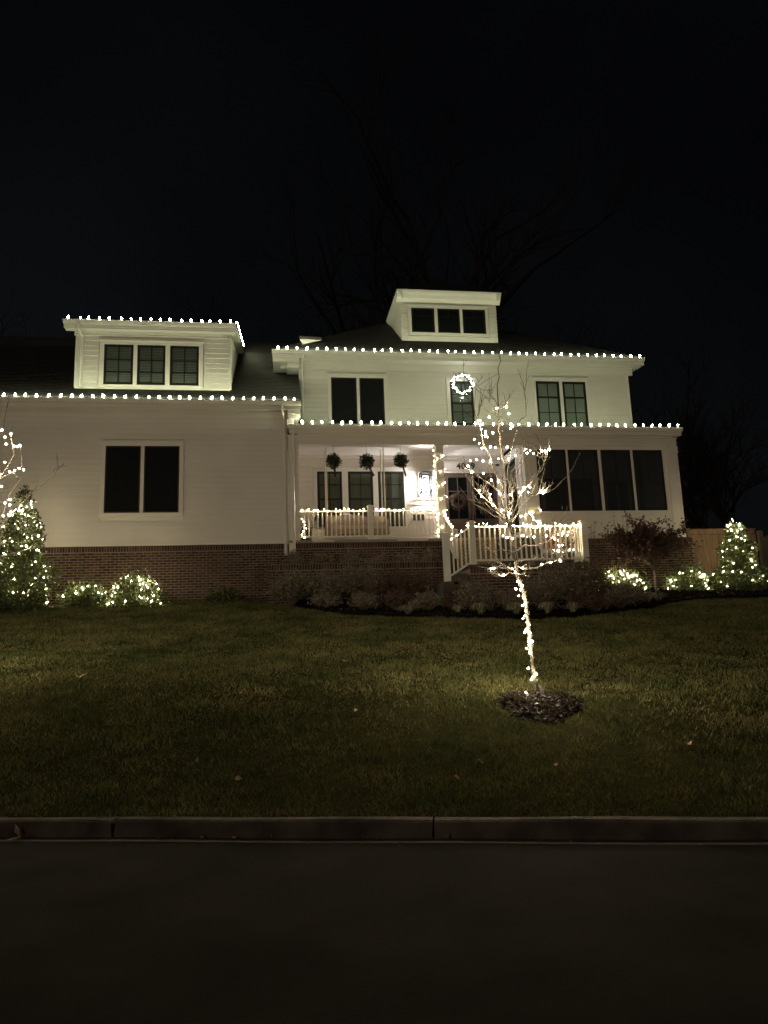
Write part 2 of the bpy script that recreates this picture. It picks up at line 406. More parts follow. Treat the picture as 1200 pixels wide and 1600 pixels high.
# tree ring of mulch
TREE = (3.53, 9.99)
ring_c = (3.46, 9.72)
def ring_r(a): return (0.56 + 0.06 * math.sin(3 * a + 1) + 0.04 * math.sin(7 * a)) 
mb = MB(); mb.v.append((ring_c[0], ring_c[1], lawn_z(*ring_c) + 0.10))
for j in range(1, 7):
    for k in range(40):
        a = 2 * math.pi * k / 40; r = ring_r(a) * j / 6; x = ring_c[0] + r * math.cos(a); y = ring_c[1] + r * 0.95 * math.sin(a)
        mb.v.append((x, y, lawn_z(x, y) + 0.10 * (1 - (j / 6) ** 2) + (rng.uniform(-.012, .012) if j < 6 else -0.02)))
for k in range(40): mb.f.append((0, 1 + k, 1 + (k + 1) % 40))
for j in range(5):
    for k in range(40): a = 1 + j * 40 + k; b = 1 + j * 40 + (k + 1) % 40; mb.f.append((a, a + 40, b + 40, b))
structure(obj('tree_mulch_ring', mb, M['mulch'], smooth=True))
mb = MB()
for i in range(1500):
    a = rng.uniform(0, 6.283); q = math.sqrt(rng.random()); r = ring_r(a) * q * 1.04; x = ring_c[0] + r * math.cos(a); y = ring_c[1] + r * 0.95 * math.sin(a)
    z = lawn_z(x, y) + 0.105 * (1 - q * q); t = rng.uniform(0, 6.28); l = rng.uniform(0.012, 0.04); wd = l * rng.uniform(0.15, 0.45)
    dx, dy = math.cos(t) * l, math.sin(t) * l; ex, ey = -math.sin(t) * wd, math.cos(t) * wd
    mb.add([(x - dx, y - dy, z), (x + ex, y + ey, z + rng.uniform(0, .015)), (x + dx, y + dy, z + rng.uniform(-.005, .03)), (x - ex, y - ey, z)], [(0, 1, 2), (0, 2, 3)])
stuff(obj('tree_ring_chips', mb, M['mulch_chip']))

# grass blades
def grass():
    g = np.random.default_rng(3); N = 760000
    x = g.uniform(-11.5, 19.5, N); y = 3.5 + 20.3 * g.random(N) ** 1.15
    s = (x - 0.91) * 0.2982 + (y - 6.71) * 0.9547
    by = np.interp(x, [p[0] for p in bed_front], [p[1] for p in bed_front], left=99, right=99)
    ring = ((x - ring_c[0]) / 0.56) ** 2 + ((y - ring_c[1]) / 0.53) ** 2
    bare = ((x - 4.55) / 0.16) ** 2 + ((y - 9.45) / 0.1) ** 2
    u = 600 + 1155 * ((x * 0.98921 - y * 0.14231) / np.maximum(0.5, (x * 0.14629 + y * 0.97282)))
    keep = (s > -0.045 + 0.09 * g.random(N) ** 0.7) & (y < by - 0.03 + g.uniform(-0.08, 0.08, N)) & (ring > 1 + g.uniform(-0.1, 0.15, N)) & (bare > g.uniform(0.5, 2.0, N)) & (u > -160) & (u < 1360) & (y < 23.7)
    x, y, s = x[keep], y[keep], s[keep]; n = len(x)
    plane = 2.3 + 0.17 * (np.minimum(y, 23.8) - 18.5)
    t = np.clip(s / 4.0, 0, 1); t = t * t * (3 - 2 * t) * 0.6 + t * 0.4
    z = 0.15 + (plane - 0.15) * t + np.where(s > 0.2, 0.022 * np.sin(x * 1.3 + 0.7 * y) * np.sin(y * 1.1 - 0.4 * x), 0) - 0.006
    def vnoise(c, seed):
        q = np.random.default_rng(seed).random((256, 256)); u, v = x / c + 60, y / c + 20
        i, j = np.floor(u).astype(int), np.floor(v).astype(int); fu, fv = u - i, v - j; fu = fu * fu * (3 - 2 * fu); fv = fv * fv * (3 - 2 * fv)
        i %= 255; j %= 255
        return (q[i, j] * (1 - fu) + q[i + 1, j] * fu) * (1 - fv) + (q[i, j + 1] * (1 - fu) + q[i + 1, j + 1] * fu) * fv
    clump = np.clip(0.55 * vnoise(0.22, 1) + 0.45 * vnoise(0.6, 2) + 0.25 * (vnoise(0.11, 4) - 0.5), 0, 1) ** 1.5
    h = (0.022 + 0.085 * clump) * g.uniform(0.6, 1.35, n); wd = np.clip(0.0016 * y, 0.008, 0.03) * g.uniform(0.6, 1.1, n) * 0.5
    a = g.uniform(0, 2 * np.pi, n); l = h * g.uniform(0.2, 1.1, n); b = g.uniform(0, 2 * np.pi, n)
    V = np.empty((n, 3, 3), np.float32)
    V[:, 0] = np.stack([x - np.cos(a) * wd, y - np.sin(a) * wd, z], 1); V[:, 1] = np.stack([x + np.cos(a) * wd, y + np.sin(a) * wd, z], 1)
    V[:, 2] = np.stack([x + np.cos(b) * l, y + np.sin(b) * l, z + h], 1)
    me = bpy.data.meshes.new('grass'); me.vertices.add(3 * n); me.vertices.foreach_set('co', V.ravel())
    me.loops.add(3 * n); me.loops.foreach_set('vertex_index', np.arange(3 * n, dtype=np.int32))
    me.polygons.add(n); me.polygons.foreach_set('loop_start', np.arange(0, 3 * n, 3, dtype=np.int32))
    me.materials.append(M['grass']); me.update(); me.validate()
    o = bpy.data.objects.new('grass', me); S.collection.objects.link(o); stuff(o)
grass()
# ================================================================ the house
house = thing('house', (4.0, 24.0, 3.1), 'large white two-storey house with dark roofs, brick base and bulbs along its eaves', 'house')
YG, YP, YM = 24.0, 24.0, 26.4           # garage wing front, porch front, main wall behind the porch

def holes_cut(x0, x1, z0, z1, holes):
    """free spans of [x0,x1] in the course z0..z1"""
    spans = [(x0, x1)]
    for hx0, hx1, hz0, hz1 in holes:
        if hz0 < z1 - 0.02 and hz1 > z0 + 0.02:
            nx = []
            for a, b in spans:
                if hx1 <= a or hx0 >= b: nx.append((a, b)); continue
                if hx0 > a: nx.append((a, hx0))
                if hx1 < b: nx.append((hx1, b))
            spans = nx
    return [s for s in spans if s[1] - s[0] > 0.03]

def clad(wall, x0, x1, z0, z1, Y, holes=(), step=0.18, m='siding', slope=None):
    z = z0; k = 0
    while z < z1 - 0.02:
        t = min(z + step, z1)
        for a, b in holes_cut(x0, x1, z, t, holes):
            obj('plank', MB().plank_x(a, b, Y, z, t + (0.012 if t < z1 else 0)), M[m], wall)
        z = t; k += 1

def clad_side(wall, y0, y1, z0, z1, X, sgn, holes=(), step=0.18, m='siding', low=None, up=None):
    z = z0
    while z < z1 - 0.02:
        t = min(z + step, z1)
        a1 = y1; a0 = y0
        if low is not None: a1 = min(y1, low(z))
        if up is not None: a0 = max(y0, up(t))
        if a1 - a0 < 0.05: z = t; continue
        for a, b in holes_cut(a0, a1, z, t, holes):
            obj('plank', MB().plank_y(a, b, X, z, t + (0.012 if t < z1 else 0), sgn), M[m], wall)
        z = t

def window(name, Y, units, z0, z1, cols=0, rows=(), meet=None, pane='glass', behind='dark_room', cas=0.10, sill=True, fr=0.07, top=None, slats=False, mid_cas=True, mullion_rows=None):
    """casing with one black sash per unit; rows = heights (0..1) of the glazing bars; meet = height of the meeting rail"""
    x0, x1 = units[0][0] - cas, units[-1][1] + cas
    zt = z1 + (top if top is not None else cas)
    b = MB(); yf = Y - 0.055
    b.box(x0, units[0][0], yf, Y + 0.01, z0 - (cas if sill else 0), zt)
    b.box(units[-1][1], x1, yf, Y + 0.01, z0 - (cas if sill else 0), zt)
    b.box(units[0][0], units[-1][1], yf + 0.003, Y + 0.01, z1, zt)
    for a, c in zip(units[:-1], units[1:]): b.box(a[1], c[0], yf + 0.004, Y + 0.01, z0, z1)
    if sill: b.box(units[0][0], units[-1][1], yf + 0.003, Y + 0.01, z0 - cas, z0)
    if sill: b.box(x0 - 0.03, x1 + 0.03, yf - 0.035, yf - 0.002, z0 - 0.045, z0 - 0.005)
    b.box(x0 - 0.02, x1 + 0.02, yf - 0.03, yf - 0.002, zt - 0.02, zt + 0.025)
    wd = obj(name, b, M['trim'], house)
    for (a, c) in units:
        s = MB(); ys = Y - 0.045
        s.box(a, a + fr, ys, Y + 0.0, z0, z1).box(c - fr, c, ys, Y + 0.0, z0, z1)
        s.box(a + fr, c - fr, ys + 0.002, Y, z0, z0 + fr * 1.1).box(a + fr, c - fr, ys + 0.002, Y, z1 - fr, z1)
        if meet is not None:
            zm = z0 + (z1 - z0) * meet; s.box(a + fr, c - fr, ys + 0.002, Y, zm - 0.03, zm + 0.03)
        obj('sash', s, M['black'], wd)
        ia, ic, iz0, iz1 = a + fr, c - fr, z0 + fr * 1.1, z1 - fr
        zs = [iz0] + [z0 + (z1 - z0) * r for r in sorted(list(rows) + ([meet] if meet is not None else []))] + [iz1]
        xs = [ia + (ic - ia) * i / max(1, cols) for i in range(max(1, cols) + 1)]
        mb_ = MB()
        for q in range(1, len(xs) - 1):
            zl = iz0 if mullion_rows is None else z0 + (z1 - z0) * mullion_rows
            mb_.box(xs[q] - 0.014, xs[q] + 0.014, Y - 0.036, Y - 0.012, zl, iz1)
        for r in rows:
            zr = z0 + (z1 - z0) * r; mb_.box(ia, ic, Y - 0.034, Y - 0.014, zr - 0.014, zr + 0.014)
        if mb_.v: obj('muntin', mb_, M['black'], wd)
        for q in range(len(xs) - 1):
            for r in range(len(zs) - 1):
                obj('pane', MB().box(xs[q] + 0.001, xs[q + 1] - 0.001, Y - 0.026, Y - 0.022, zs[r] + 0.001, zs[r + 1] - 0.001), M[pane], wd)
        if slats:
            sl = MB(); z = iz0
            while z < iz1:
                sl.add([(ia, Y - 0.012, z), (ic, Y - 0.012, z), (ic, Y + 0.002, z + 0.052), (ia, Y + 0.002, z + 0.052)], [(0, 1, 2, 3)]); z += 0.058
            stuff(obj('blind_slats', sl, M[behind], wd))
            obj('dark_interior', MB().box(ia, ic, Y + 0.006, Y + 0.01, iz0, iz1), M['dark_room'], wd)
        else:
            obj('blind' if behind != 'dark_room' else 'dark_interior', MB().box(ia, ic, Y - 0.004, Y + 0.006, iz0, iz1), M[behind], wd)
    return wd

# ---- masses behind the cladding
def mass(name, bx, m='siding'):
    return obj(name, MB().box(*bx), M[m], house)
garage_wall = mass('garage_wall', (-13.0, 0.42, YG + 0.012, 31.0, 5.05, 9.62))
upper_wall = mass('upper_wall', (0.96, 14.0, YM + 0.012, 35.0, 8.62, 12.3))
entry_wall = mass('entry_wall', (0.43, 14.0, YM + 0.012, 35.0, 3.0, 8.618), 'porch_paint')

# ---- garage wing
gw_units = [(-5.34, -4.25), (-4.14, -3.04)]
clad(garage_wall, -13.0, 0.30, 5.06, 9.36, YG, [(-5.47, -2.91, 5.93, 8.40)])
window('garage_window', YG, gw_units, 6.06, 8.26, pane='screen', cas=0.13, fr=0.045)
obj('corner_board', MB().box(0.30, 0.44, YG - 0.03, YG + 0.4, 5.06, 9.36), M['trim'], house)
obj('water_table', MB().box(-13.0, 0.46, YG - 0.05, YG + 0.012, 5.01, 5.06), M['trim'], house)

def eave(x0, x1, ye, yw, zt, drop=0.0, frieze=0.30, parts='eave', ends=(True, True)):
    """gutter, fascia, soffit and frieze board along a front eave; zt = gutter lip"""
    g = MB().prism_x([(ye, zt), (ye - 0.005, zt - 0.02), (ye + 0.012, zt - 0.07), (ye + 0.045, zt - 0.13), (ye + 0.12, zt - 0.135), (ye + 0.12, zt - 0.01), (ye + 0.10, zt - 0.012), (ye + 0.10, zt - 0.1), (ye + 0.05, zt - 0.1), (ye + 0.015, zt - 0.015)], x0, x1)
    obj('gutter', g, M['gutter'], house)
    obj('fascia', MB().box(x0 + 0.01, x1 - 0.01, ye + 0.122, ye + 0.15, zt - 0.26, zt - 0.005).box(x0 + 0.012, x1 - 0.012, ye + 0.10, ye + 0.121, zt - 0.20, zt - 0.14), M['trim'], house)
    obj('soffit', MB().box(x0 + 0.02, x1 - 0.02, ye + 0.15, yw - 0.002, zt - 0.25, zt - 0.225), M['trim'], house)
    obj('frieze', MB().box(x0 + 0.3, x1 - 0.3, yw - 0.045, yw + 0.005, zt - 0.25 - frieze, zt - 0.252).box(x0 + 0.3, x1 - 0.3, yw - 0.07, yw - 0.046, zt - 0.32, zt - 0.252).box(x0 + 0.3, x1 - 0.3, yw - 0.06, yw - 0.046, zt - 0.25 - frieze, zt - 0.22 - frieze), M['trim'], house)
eave(-13.0, 0.90, 23.5, YG, 9.70, frieze=0.22)
# boxed eave return at the right end
ret = MB().box(0.46, 0.88, 23.66, 24.4, 9.30, 9.445).box(0.46, 0.82, 23.72, 24.4, 9.17, 9.298).box(0.44, 0.66, 23.80, 24.4, 8.86, 9.168)
obj('eave_return', ret, M['trim'], house)
for zz in (8.87, 9.05): obj('plank', MB().plank_x(0.44, 0.66, 23.80, zz, zz + 0.16), M['siding'], garage_wall)
gr = MB().prism_x([(23.56, 9.70), (32.1, 15.40), (40.6, 9.70)], -13.0, 0.93)
garage_roof = obj('garage_roof', gr, M['shingle'], house)
obj('drip_edge', MB().prism_x([(23.50, 9.715), (23.60, 9.78), (23.60, 9.715)], -13.0, 0.93), M['shingle'], house)
# individual shingle courses: butt edges as thin raised strips, broken into tabs
def shingle_courses(name, parent, x0f, x1f, y0, z0, slope, n, step=0.21, keep=None):
    b = MB(); r = random.Random(5)
    L = math.hypot(1, slope)
    for i in range(n):
        y = y0 + i * step / L; z = z0 + i * step / L * slope
        x = x0f(y) + r.uniform(0, .3); xe = x1f(y)
        while x < xe:
            wd = r.uniform(0.16, 0.4); x2 = min(x + wd - 0.006, xe); h = r.uniform(0.006, 0.016)
            if keep is None or keep((x + x2) / 2, y):
                dy, dz = step / L * 0.98, step / L * 0.98 * slope
                b.add([(x, y, z + h + 0.004), (x2, y, z + h + 0.004), (x2, y + dy, z + dz + 0.004), (x, y + dy, z + dz + 0.004), (x, y, z), (x2, y, z)], [(0, 1, 2, 3), (4, 5, 1, 0)])
            x += wd
    return stuff(obj(name, b, M['shingle'], parent))
shingle_courses('shingles', garage_roof, lambda y: -10.5, lambda y: 0.92, 23.58, 9.715, 0.667, 46, keep=lambda x, y: not (-6.56 < x < -1.46 and y > 24.62))

# downspouts
def downspout(pts, r=0.05):
    b = MB()
    b.tube(pts, r, 6); obj('downspout', b, M['gutter'], house, smooth=False)
downspout([(0.27, 23.58, 9.58), (0.27, 23.62, 9.40), (0.33, 23.90, 9.22), (0.35, 23.93, 9.0), (0.35, 23.93, 4.62)])

# ---- dormer over the garage wing
def dz_garage(y): return 9.70 + 0.667 * (y - 23.56)
YD = 24.6
ld = obj('garage_dormer', MB().prism_x([(YD + 0.012, 10.38), (YD + 0.012, 12.46), (30.4, 14.0), (30.4, 14.1)], -6.54, -1.48), M['siding'], house)
clad(ld, -6.42, -1.48, 10.48, 12.30, YD, [(-5.80, -2.35, 10.3, 12.12)])
clad_side(ld, YD, 30.5, 10.48, 13.9, -1.47, 1, low=lambda z: 23.56 + (z - 9.70) / 0.667, up=lambda z: 24.6 + (z - 12.50) / 0.27)
obj('corner_board', MB().box(-1.50, -1.43, YD - 0.03, YD + 0.10, 10.44, 12.3), M['trim'], house)
obj('corner_board', MB().box(-6.56, -6.42, YD - 0.03, YD + 0.1, 10.44, 12.3), M['trim'], house)
window('dormer_window', YD, [(-5.63, -4.68), (-4.55, -3.63), (-3.48, -2.52)], 10.55, 11.97, cols=2, rows=(0.32, 0.62), behind='blind', slats=True, cas=0.14, fr=0.075, sill=False)
obj('apron_flashing', MB().box(-5.8, -2.36, YD - 0.06, YD, 10.44, 10.545), M['trim'], house)
eave(-6.9, -1.26, 24.2, YD, 12.68, frieze=0.16)
sl = 0.27
dr = MB().prism_x([(24.26, 12.66), (24.26, 12.72), (31.0, 12.72 + sl * 6.74), (31.0, 12.6 + sl * 6.74)], -6.93, -1.22)
obj('dormer_roof', dr, M['shingle'], house)
obj('rake_board', MB().prism_x([(24.35, 12.46), (24.35, 12.64), (30.6, 12.64 + sl * 6.25), (30.6, 12.46 + sl * 6.25)], -1.30, -1.24), M['trim'], house)
obj('rake_soffit', MB().prism_x([(24.6, 12.50), (24.6, 12.53), (30.6, 12.53 + sl * 6), (30.6, 12.50 + sl * 6)], -1.46, -1.302), M['trim'], house)
downspout([(-6.42, 24.24, 12.56), (-6.42, 24.27, 12.4), (-6.36, 24.52, 12.22), (-6.36, 24.55, 12.05), (-6.36, 24.55, 10.42)], 0.055)

# ---- main block, upper storey
wins = [(2.0, 4.26, 9.7, 11.76), (6.54, 7.75, 9.7, 11.70), (10.0, 12.32, 9.7, 11.76)]
clad(upper_wall, 0.96, 13.88, 9.0, 11.93, YM, wins)
window('upper_window', YM, [(2.13, 3.09), (3.20, 4.13)], 9.80, 11.62, pane='screen', cas=0.13, fr=0.05)
window('upper_window', YM, [(6.69, 7.60)], 9.80, 11.56, cols=2, rows=(0.30, 0.70), meet=0.5, behind='blind', slats=True, cas=0.14, fr=0.08)
window('upper_window', YM, [(10.13, 11.09), (11.22, 12.18)], 9.70, 11.62, cols=2, rows=(0.34, ), meet=0.66, behind='blind', slats=False, cas=0.13, fr=0.085)
obj('corner_board', MB().box(13.88, 14.02, YM - 0.03, YM + 0.12, 8.9, 11.93), M['trim'], house)
obj('corner_board', MB().box(0.94, 1.08, YM - 0.032, YM + 0.12, 8.9, 11.93), M['trim'], house)
eave(-0.05, 14.5, 25.8, YM, 12.46, frieze=0.28)
# left boxed return of the main eave, right side soffit and fascia
obj('eave_return', MB().box(-0.02, 0.94, 25.96, 27.6, 12.05, 12.205).box(0.50, 0.94, 26.1, 27.6, 11.88, 12.048), M['trim'], house)
obj('side_fascia', MB().box(14.36, 14.40, 25.95, 35.5, 12.2, 12.45).box(14.02, 14.36, 26.46, 35.5, 12.21, 12.235), M['trim'], house)
obj('side_gutter', MB().box(14.402, 14.52, 25.92, 35.6, 12.33, 12.46), M['gutter'], house)
obj('side_frieze', MB().box(14.0, 14.05, 26.45, 35.0, 11.9, 12.21), M['trim'], house)
E0 = (-0.05, 25.83, 12.44); 
mr = MB().add([(-0.05, 25.84, 12.45), (14.52, 25.84, 12.45), (14.52, 36.0, 12.45), (-0.05, 36.0, 12.45), (5.0, 30.92, 16.0), (9.45, 30.92, 16.0)],
              [(0, 1, 5, 4), (1, 2, 5), (2, 3, 4, 5), (3, 0, 4), (3, 2, 1, 0)])
main_roof = obj('main_roof', mr, M['shingle'], house)
shingle_courses('shingles', main_roof, lambda y: -0.05 + (y - 25.84), lambda y: 14.5 - (y - 25.84), 25.84, 12.452, 0.699, 28, keep=lambda x, y: not (5.1 < x < 9.25 and y > 27.66))
downspout([(1.12, 25.86, 12.32), (1.10, 25.9, 12.2), (1.06, 26.26, 11.9), (1.05, 26.33, 11.7), (1.05, 26.33, 9.0)])
# small pale gable return showing above the garage ridge
gx = MB(); a, b, c = Vector((1.00, 26.75, 13.30)), Vector((1.86, 26.75, 13.27)), Vector((1.10, 26.75, 13.08)); dd = Vector((0, 0.6, 0.38))
gx.add([a, b, c, a + dd, b + dd, c + dd], [(0, 2, 1), (3, 4, 5), (0, 1, 4, 3), (1, 2, 5, 4), (2, 0, 3, 5)])
obj('gable_return', gx, M['trim'], house)

# ---- small dormer on the main roof
YU = 27.7
ud = obj('roof_dormer', MB().prism_x([(YU + 0.012, 13.7), (YU + 0.012, 15.72), (30.4, 15.72), (30.4, 15.5)], 5.17, 9.15), M['siding'], house)
clad(ud, 5.22, 9.10, 13.95, 15.42, YU, [(5.4, 8.84, 13.9, 15.3)], step=0.15)
clad_side(ud, YU, 30.4, 13.8, 15.6, 5.165, -1, low=lambda z: 25.84 + (z - 12.45) / 0.699, step=0.15)
clad_side(ud, YU, 30.4, 13.8, 15.6, 9.155, 1, low=lambda z: 25.84 + (z - 12.45) / 0.699, step=0.15)
obj('apron_flashing', MB().box(5.16, 9.16, YU - 0.05, YU, 13.74, 13.95), M['trim'], house)
window('roof_dormer_window', YU, [(5.57, 6.53), (6.66, 7.59), (7.71, 8.68)], 14.10, 15.17, cols=2, rows=(0.68,), mullion_rows=0.68, pane='glass', behind='dark_room', cas=0.12, fr=0.07)
obj('dormer_eave', MB().prism_x([(27.40, 15.84), (27.42, 15.76), (27.50, 15.66), (27.56, 15.55), (YU + 0.01, 15.42), (YU + 0.01, 15.84)], 4.98, 9.34), M['trim'], house)
obj('dormer_eave', MB().prism_y([(4.97, 15.84), (4.99, 15.76), (5.08, 15.66), (5.16, 15.50), (5.18, 15.84)], YU - 0.3, 30.4), M['trim'], house)
obj('dormer_eave', MB().prism_y([(9.35, 15.84), (9.33, 15.76), (9.24, 15.66), (9.16, 15.50), (9.14, 15.84)], YU - 0.3, 30.4), M['trim'], house)
hr = MB().add([(4.94, 27.37, 15.845), (9.38, 27.37, 15.845), (9.38, 32.5, 15.845), (4.94, 32.5, 15.845), (7.1, 29.4, 17.28), (7.2, 30.2, 17.28)],
              [(0, 1, 4), (1, 2, 5, 4), (2, 3, 5), (3, 0, 4, 5), (3, 2, 1, 0)])
obj('dormer_hip_roof', hr, M['shingle'], house)

# ---- porch: roof, entablature, ceiling, floor, columns
pr_ = MB().add([(0.48, 23.66, 8.93), (14.44, 23.66, 8.93), (14.44, 26.41, 9.73), (0.48, 26.41, 9.73), (0.48, 26.41, 8.90), (14.44, 26.41, 8.90)], [(0, 1, 2, 3), (0, 3, 4), (1, 5, 2), (0, 4, 5, 1), (3, 2, 5, 4)])
porch_roof = obj('porch_roof', pr_, M['shingle'], house)
eave(0.48, 14.44, 23.6, YP - 0.06, 8.93, frieze=0.03)
ent = MB().box(0.46, 14.32, YP - 0.06, YP + 0.26, 8.34, 8.655).box(0.44, 14.34, YP - 0.10, YP - 0.062, 8.60, 8.652).box(0.45, 14.33, YP - 0.085, YP - 0.062, 8.46, 8.49)
obj('porch_beam', ent, M['trim'], house)
obj('porch_ceiling', MB().box(0.48, 8.55, YP + 0.262, YM, 8.60, 8.655), M['porch_paint'], house)
obj('porch_crown', MB().box(0.48, 8.55, YM - 0.09, YM - 0.026, 8.47, 8.598), M['porch_paint'], house)
obj('porch_floor', MB().box(0.44, 8.9, YP - 0.08, YM, 5.02, 5.10), M['deck'], house)
for i, (x0, x1) in enumerate(((1.22, 1.92), (4.0, 5.05))):          # pale mats over the floor edge
    obj('floor_mat', MB().box(x0, x1, YP - 0.10, YP + 0.5, 5.102, 5.115).box(x0, x1, YP - 0.105, YP - 0.082, 5.03, 5.115), M['white_box'], house)

def column(x0, x1, zb, zt, cap=True):
    b = MB().box(x0, x1, YP - 0.05, YP + 0.24, zb, zt)
    b.box(x0 - 0.03, x1 + 0.03, YP - 0.085, YP + 0.27, zb, zb + 0.18)
    b.box(x0 - 0.025, x1 + 0.025, YP - 0.08, YP + 0.265, zt - 0.05, zt - 0.002)
    b.box(x0 - 0.015, x1 + 0.015, YP - 0.068, YP + 0.255, zt - 0.30, zt - 0.27)
    return obj('column', b, M['trim'], house)
column(0.50, 0.80, 5.10, 8.34)
column(5.46, 5.72, 5.10, 8.34)
obj('corner_pilaster', MB().box(0.46, 0.58, YP - 0.055, YP + 0.3, 4.62, 8.34), M['trim'], house)
downspout([(0.64, 23.66, 8.82), (0.62, 23.7, 8.66), (0.62, 23.88, 8.4), (0.62, 23.89, 8.2), (0.62, 23.89, 4.62)], 0.045)

# entry wall finish behind the porch
pw = [(1.40, 4.88, 5.80, 8.13), (6.10, 8.45, 5.0, 7.98)]
clad(entry_wall, 0.44, 8.55, 5.11, 8.47, YM, pw, m='porch_paint')
window('porch_window', YM, [(1.54, 2.45), (2.67, 3.59), (3.78, 4.75)], 5.92, 7.99, cols=2, rows=(0.25, 0.76), meet=0.5, behind='curtain', cas=0.14, fr=0.085)
# front doors
fd = obj('door_frame', MB().box(6.14, 6.28, YM - 0.06, YM + 0.01, 5.1, 7.94).box(8.30, 8.44, YM - 0.06, YM + 0.01, 5.1, 7.94).box(6.28, 8.30, YM - 0.057, YM + 0.01, 7.93, 8.0), M['porch_paint'], house)
for x0, x1 in ((6.29, 7.28), (7.30, 8.29)):
    b = MB(); y0, y1 = YM - 0.05, YM - 0.005; st = 0.13
    b.box(x0, x0 + st, y0, y1, 5.11, 7.92).box(x1 - st, x1, y0, y1, 5.11, 7.92)
    b.box(x0 + st, x1 - st, y0 + .002, y1, 7.76, 7.92).box(x0 + st, x1 - st, y0 + .002, y1, 5.11, 5.36).box(x0 + st, x1 - st, y0 + .002, y1, 6.02, 6.18)
    b.box(x0 + st, x1 - st, y0 + 0.02, y1 - 0.001, 5.36, 6.02).box(x0 + st + 0.08, x1 - st - 0.08, y0 + 0.008, y0 + 0.02, 5.44, 5.94)
    d = obj('front_door', b, M['door'], house)
    obj('glazing_bar', MB().box((x0 + x1) / 2 - 0.012, (x0 + x1) / 2 + 0.012, y0 + 0.004, y0 + 0.02, 6.18, 7.76).box(x0 + st, x1 - st, y0 + 0.005, y0 + 0.019, 7.22, 7.245), M['door'], d)
    obj('pane', MB().box(x0 + st, x1 - st, y0 + 0.022, y0 + 0.026, 6.18, 7.76), M['glass'], d)
    obj('dark_interior', MB().box(x0 + st, x1 - st, y0 + 0.036, y0 + 0.04, 6.18, 7.76), M['dark_room'], d)
    hx = x1 - 0.065 if x0 < 7 else x0 + 0.065
    obj('handle', MB().tube([(hx, y0 - 0.045, 5.95), (hx, y0 - 0.055, 6.1), (hx, y0 - 0.045, 6.25)], 0.014, 6).box(hx - 0.02, hx + 0.02, y0 - 0.04, y0, 6.24, 6.30), M['iron'], d)
# house number
for k, ch in enumerate('4009'):
    cu = bpy.data.curves.new('house_number', 'FONT'); cu.body = ch; cu.size = 0.33; cu.extrude = 0.008; cu.offset = 0.006; cu.align_x = 'CENTER'
    o = bpy.data.objects.new('house_number', cu); S.collection.objects.link(o); cu.materials.append(M['number'])
    me = bpy.data.meshes.new_from_object(o); bpy.data.objects.remove(o); bpy.data.curves.remove(cu); me.name = 'house_number'
    o = bpy.data.objects.new('house_number', me); S.collection.objects.link(o)
    o.rotation_euler = (R(90), 0, 0); o.parent = house; o.location = Vector((6.86 + 0.185 * k, YM - 0.045, 8.085)) - origin(house)
obj('number_board', MB().box(6.14, 8.44, YM - 0.034, YM, 8.002, 8.40), M['porch_paint'], house)

# ---- screened porch on the right
SX0, SX1 = 8.60, 14.30
sw = MB()
sw.box(9.042, 13.768, YP, YP + 0.10, 5.03, 6.0)                      # apron
sw.box(SX0, 9.04, YP - 0.0, YP + 0.28, 4.95, 8.34)               # corner post
sw.box(13.77, SX1, YP - 0.001, YP + 0.28, 5.03, 8.34)
sw.box(9.04, 13.77, YP, YP + 0.10, 8.21, 8.34)
for a, b in ((10.14, 10.21), (11.33, 11.43), (12.56, 12.64)): sw.box(a, b, YP, YP + 0.10, 6.0, 8.21)
screen_wall = obj('screen_porch_wall', sw, M['trim'], house)
obj('sill', MB().box(9.04, 13.8, YP - 0.04, YP - 0.002, 5.93, 6.0), M['trim'], house)
batt = MB().box(9.05, 13.8, YP - 0.018, YP, 5.78, 5.88).box(9.05, 13.8, YP - 0.018, YP, 5.04, 5.14)
for x in (9.05, 10.175, 11.38, 12.60, 13.7): batt.box(x - 0.05, x + 0.05, YP - 0.017, YP - 0.001, 5.14, 5.78)
obj('apron_panel_trim', batt, M['trim'], house)
obj('corner_pilaster', MB().box(13.92, 14.33, YP - 0.045, YP - 0.002, 5.03, 8.12).box(13.90, 14.35, YP - 0.06, YP - 0.002, 8.14, 8.335).box(13.89, 14.36, YP - 0.075, YP - 0.002, 8.09, 8.135), M['trim'], house)
obj('corner_pilaster', MB().box(8.58, 9.03, YP - 0.045, YP - 0.002, 5.10, 8.12).box(8.57, 9.05, YP - 0.06, YP - 0.002, 8.14, 8.335), M['trim'], house)
for a, b in ((9.04, 10.14), (10.21, 11.33), (11.43, 12.56), (12.64, 13.77)):
    f = obj('screen_window', MB().box(a, a + 0.05, YP + 0.03, YP + 0.08, 6.0, 8.21).box(b - 0.05, b, YP + 0.03, YP + 0.08, 6.0, 8.21).box(a + 0.05, b - 0.05, YP + 0.03, YP + 0.08, 6.0, 6.05).box(a + 0.05, b - 0.05, YP + 0.03, YP + 0.08, 8.16, 8.21), M['black'], house)
    obj('screen_panel', MB().box(a + 0.05, b - 0.05, YP + 0.05, YP + 0.053, 6.05, 8.16), M['screen_mesh'], f)
    obj('screen_bar', MB().box((a + b) / 2 - 0.012, (a + b) / 2 + 0.012, YP + 0.055, YP + 0.07, 7.0, 8.16).box(a + 0.05, b - 0.05, YP + 0.055, YP + 0.069, 6.98, 7.0), M['black'], f)
obj('screen_porch_floor', MB().box(SX0, SX1, YP + 0.1, YM, 5.03, 5.10), M['deck'], house)
obj('screen_porch_ceiling', MB().box(8.56, SX1, YP + 0.262, YM, 8.50, 8.60), M['siding'], house)
obj('screen_porch_side', MB().box(14.2, SX1, YP + 0.28, YM, 5.1, 8.5), M['siding'], house)
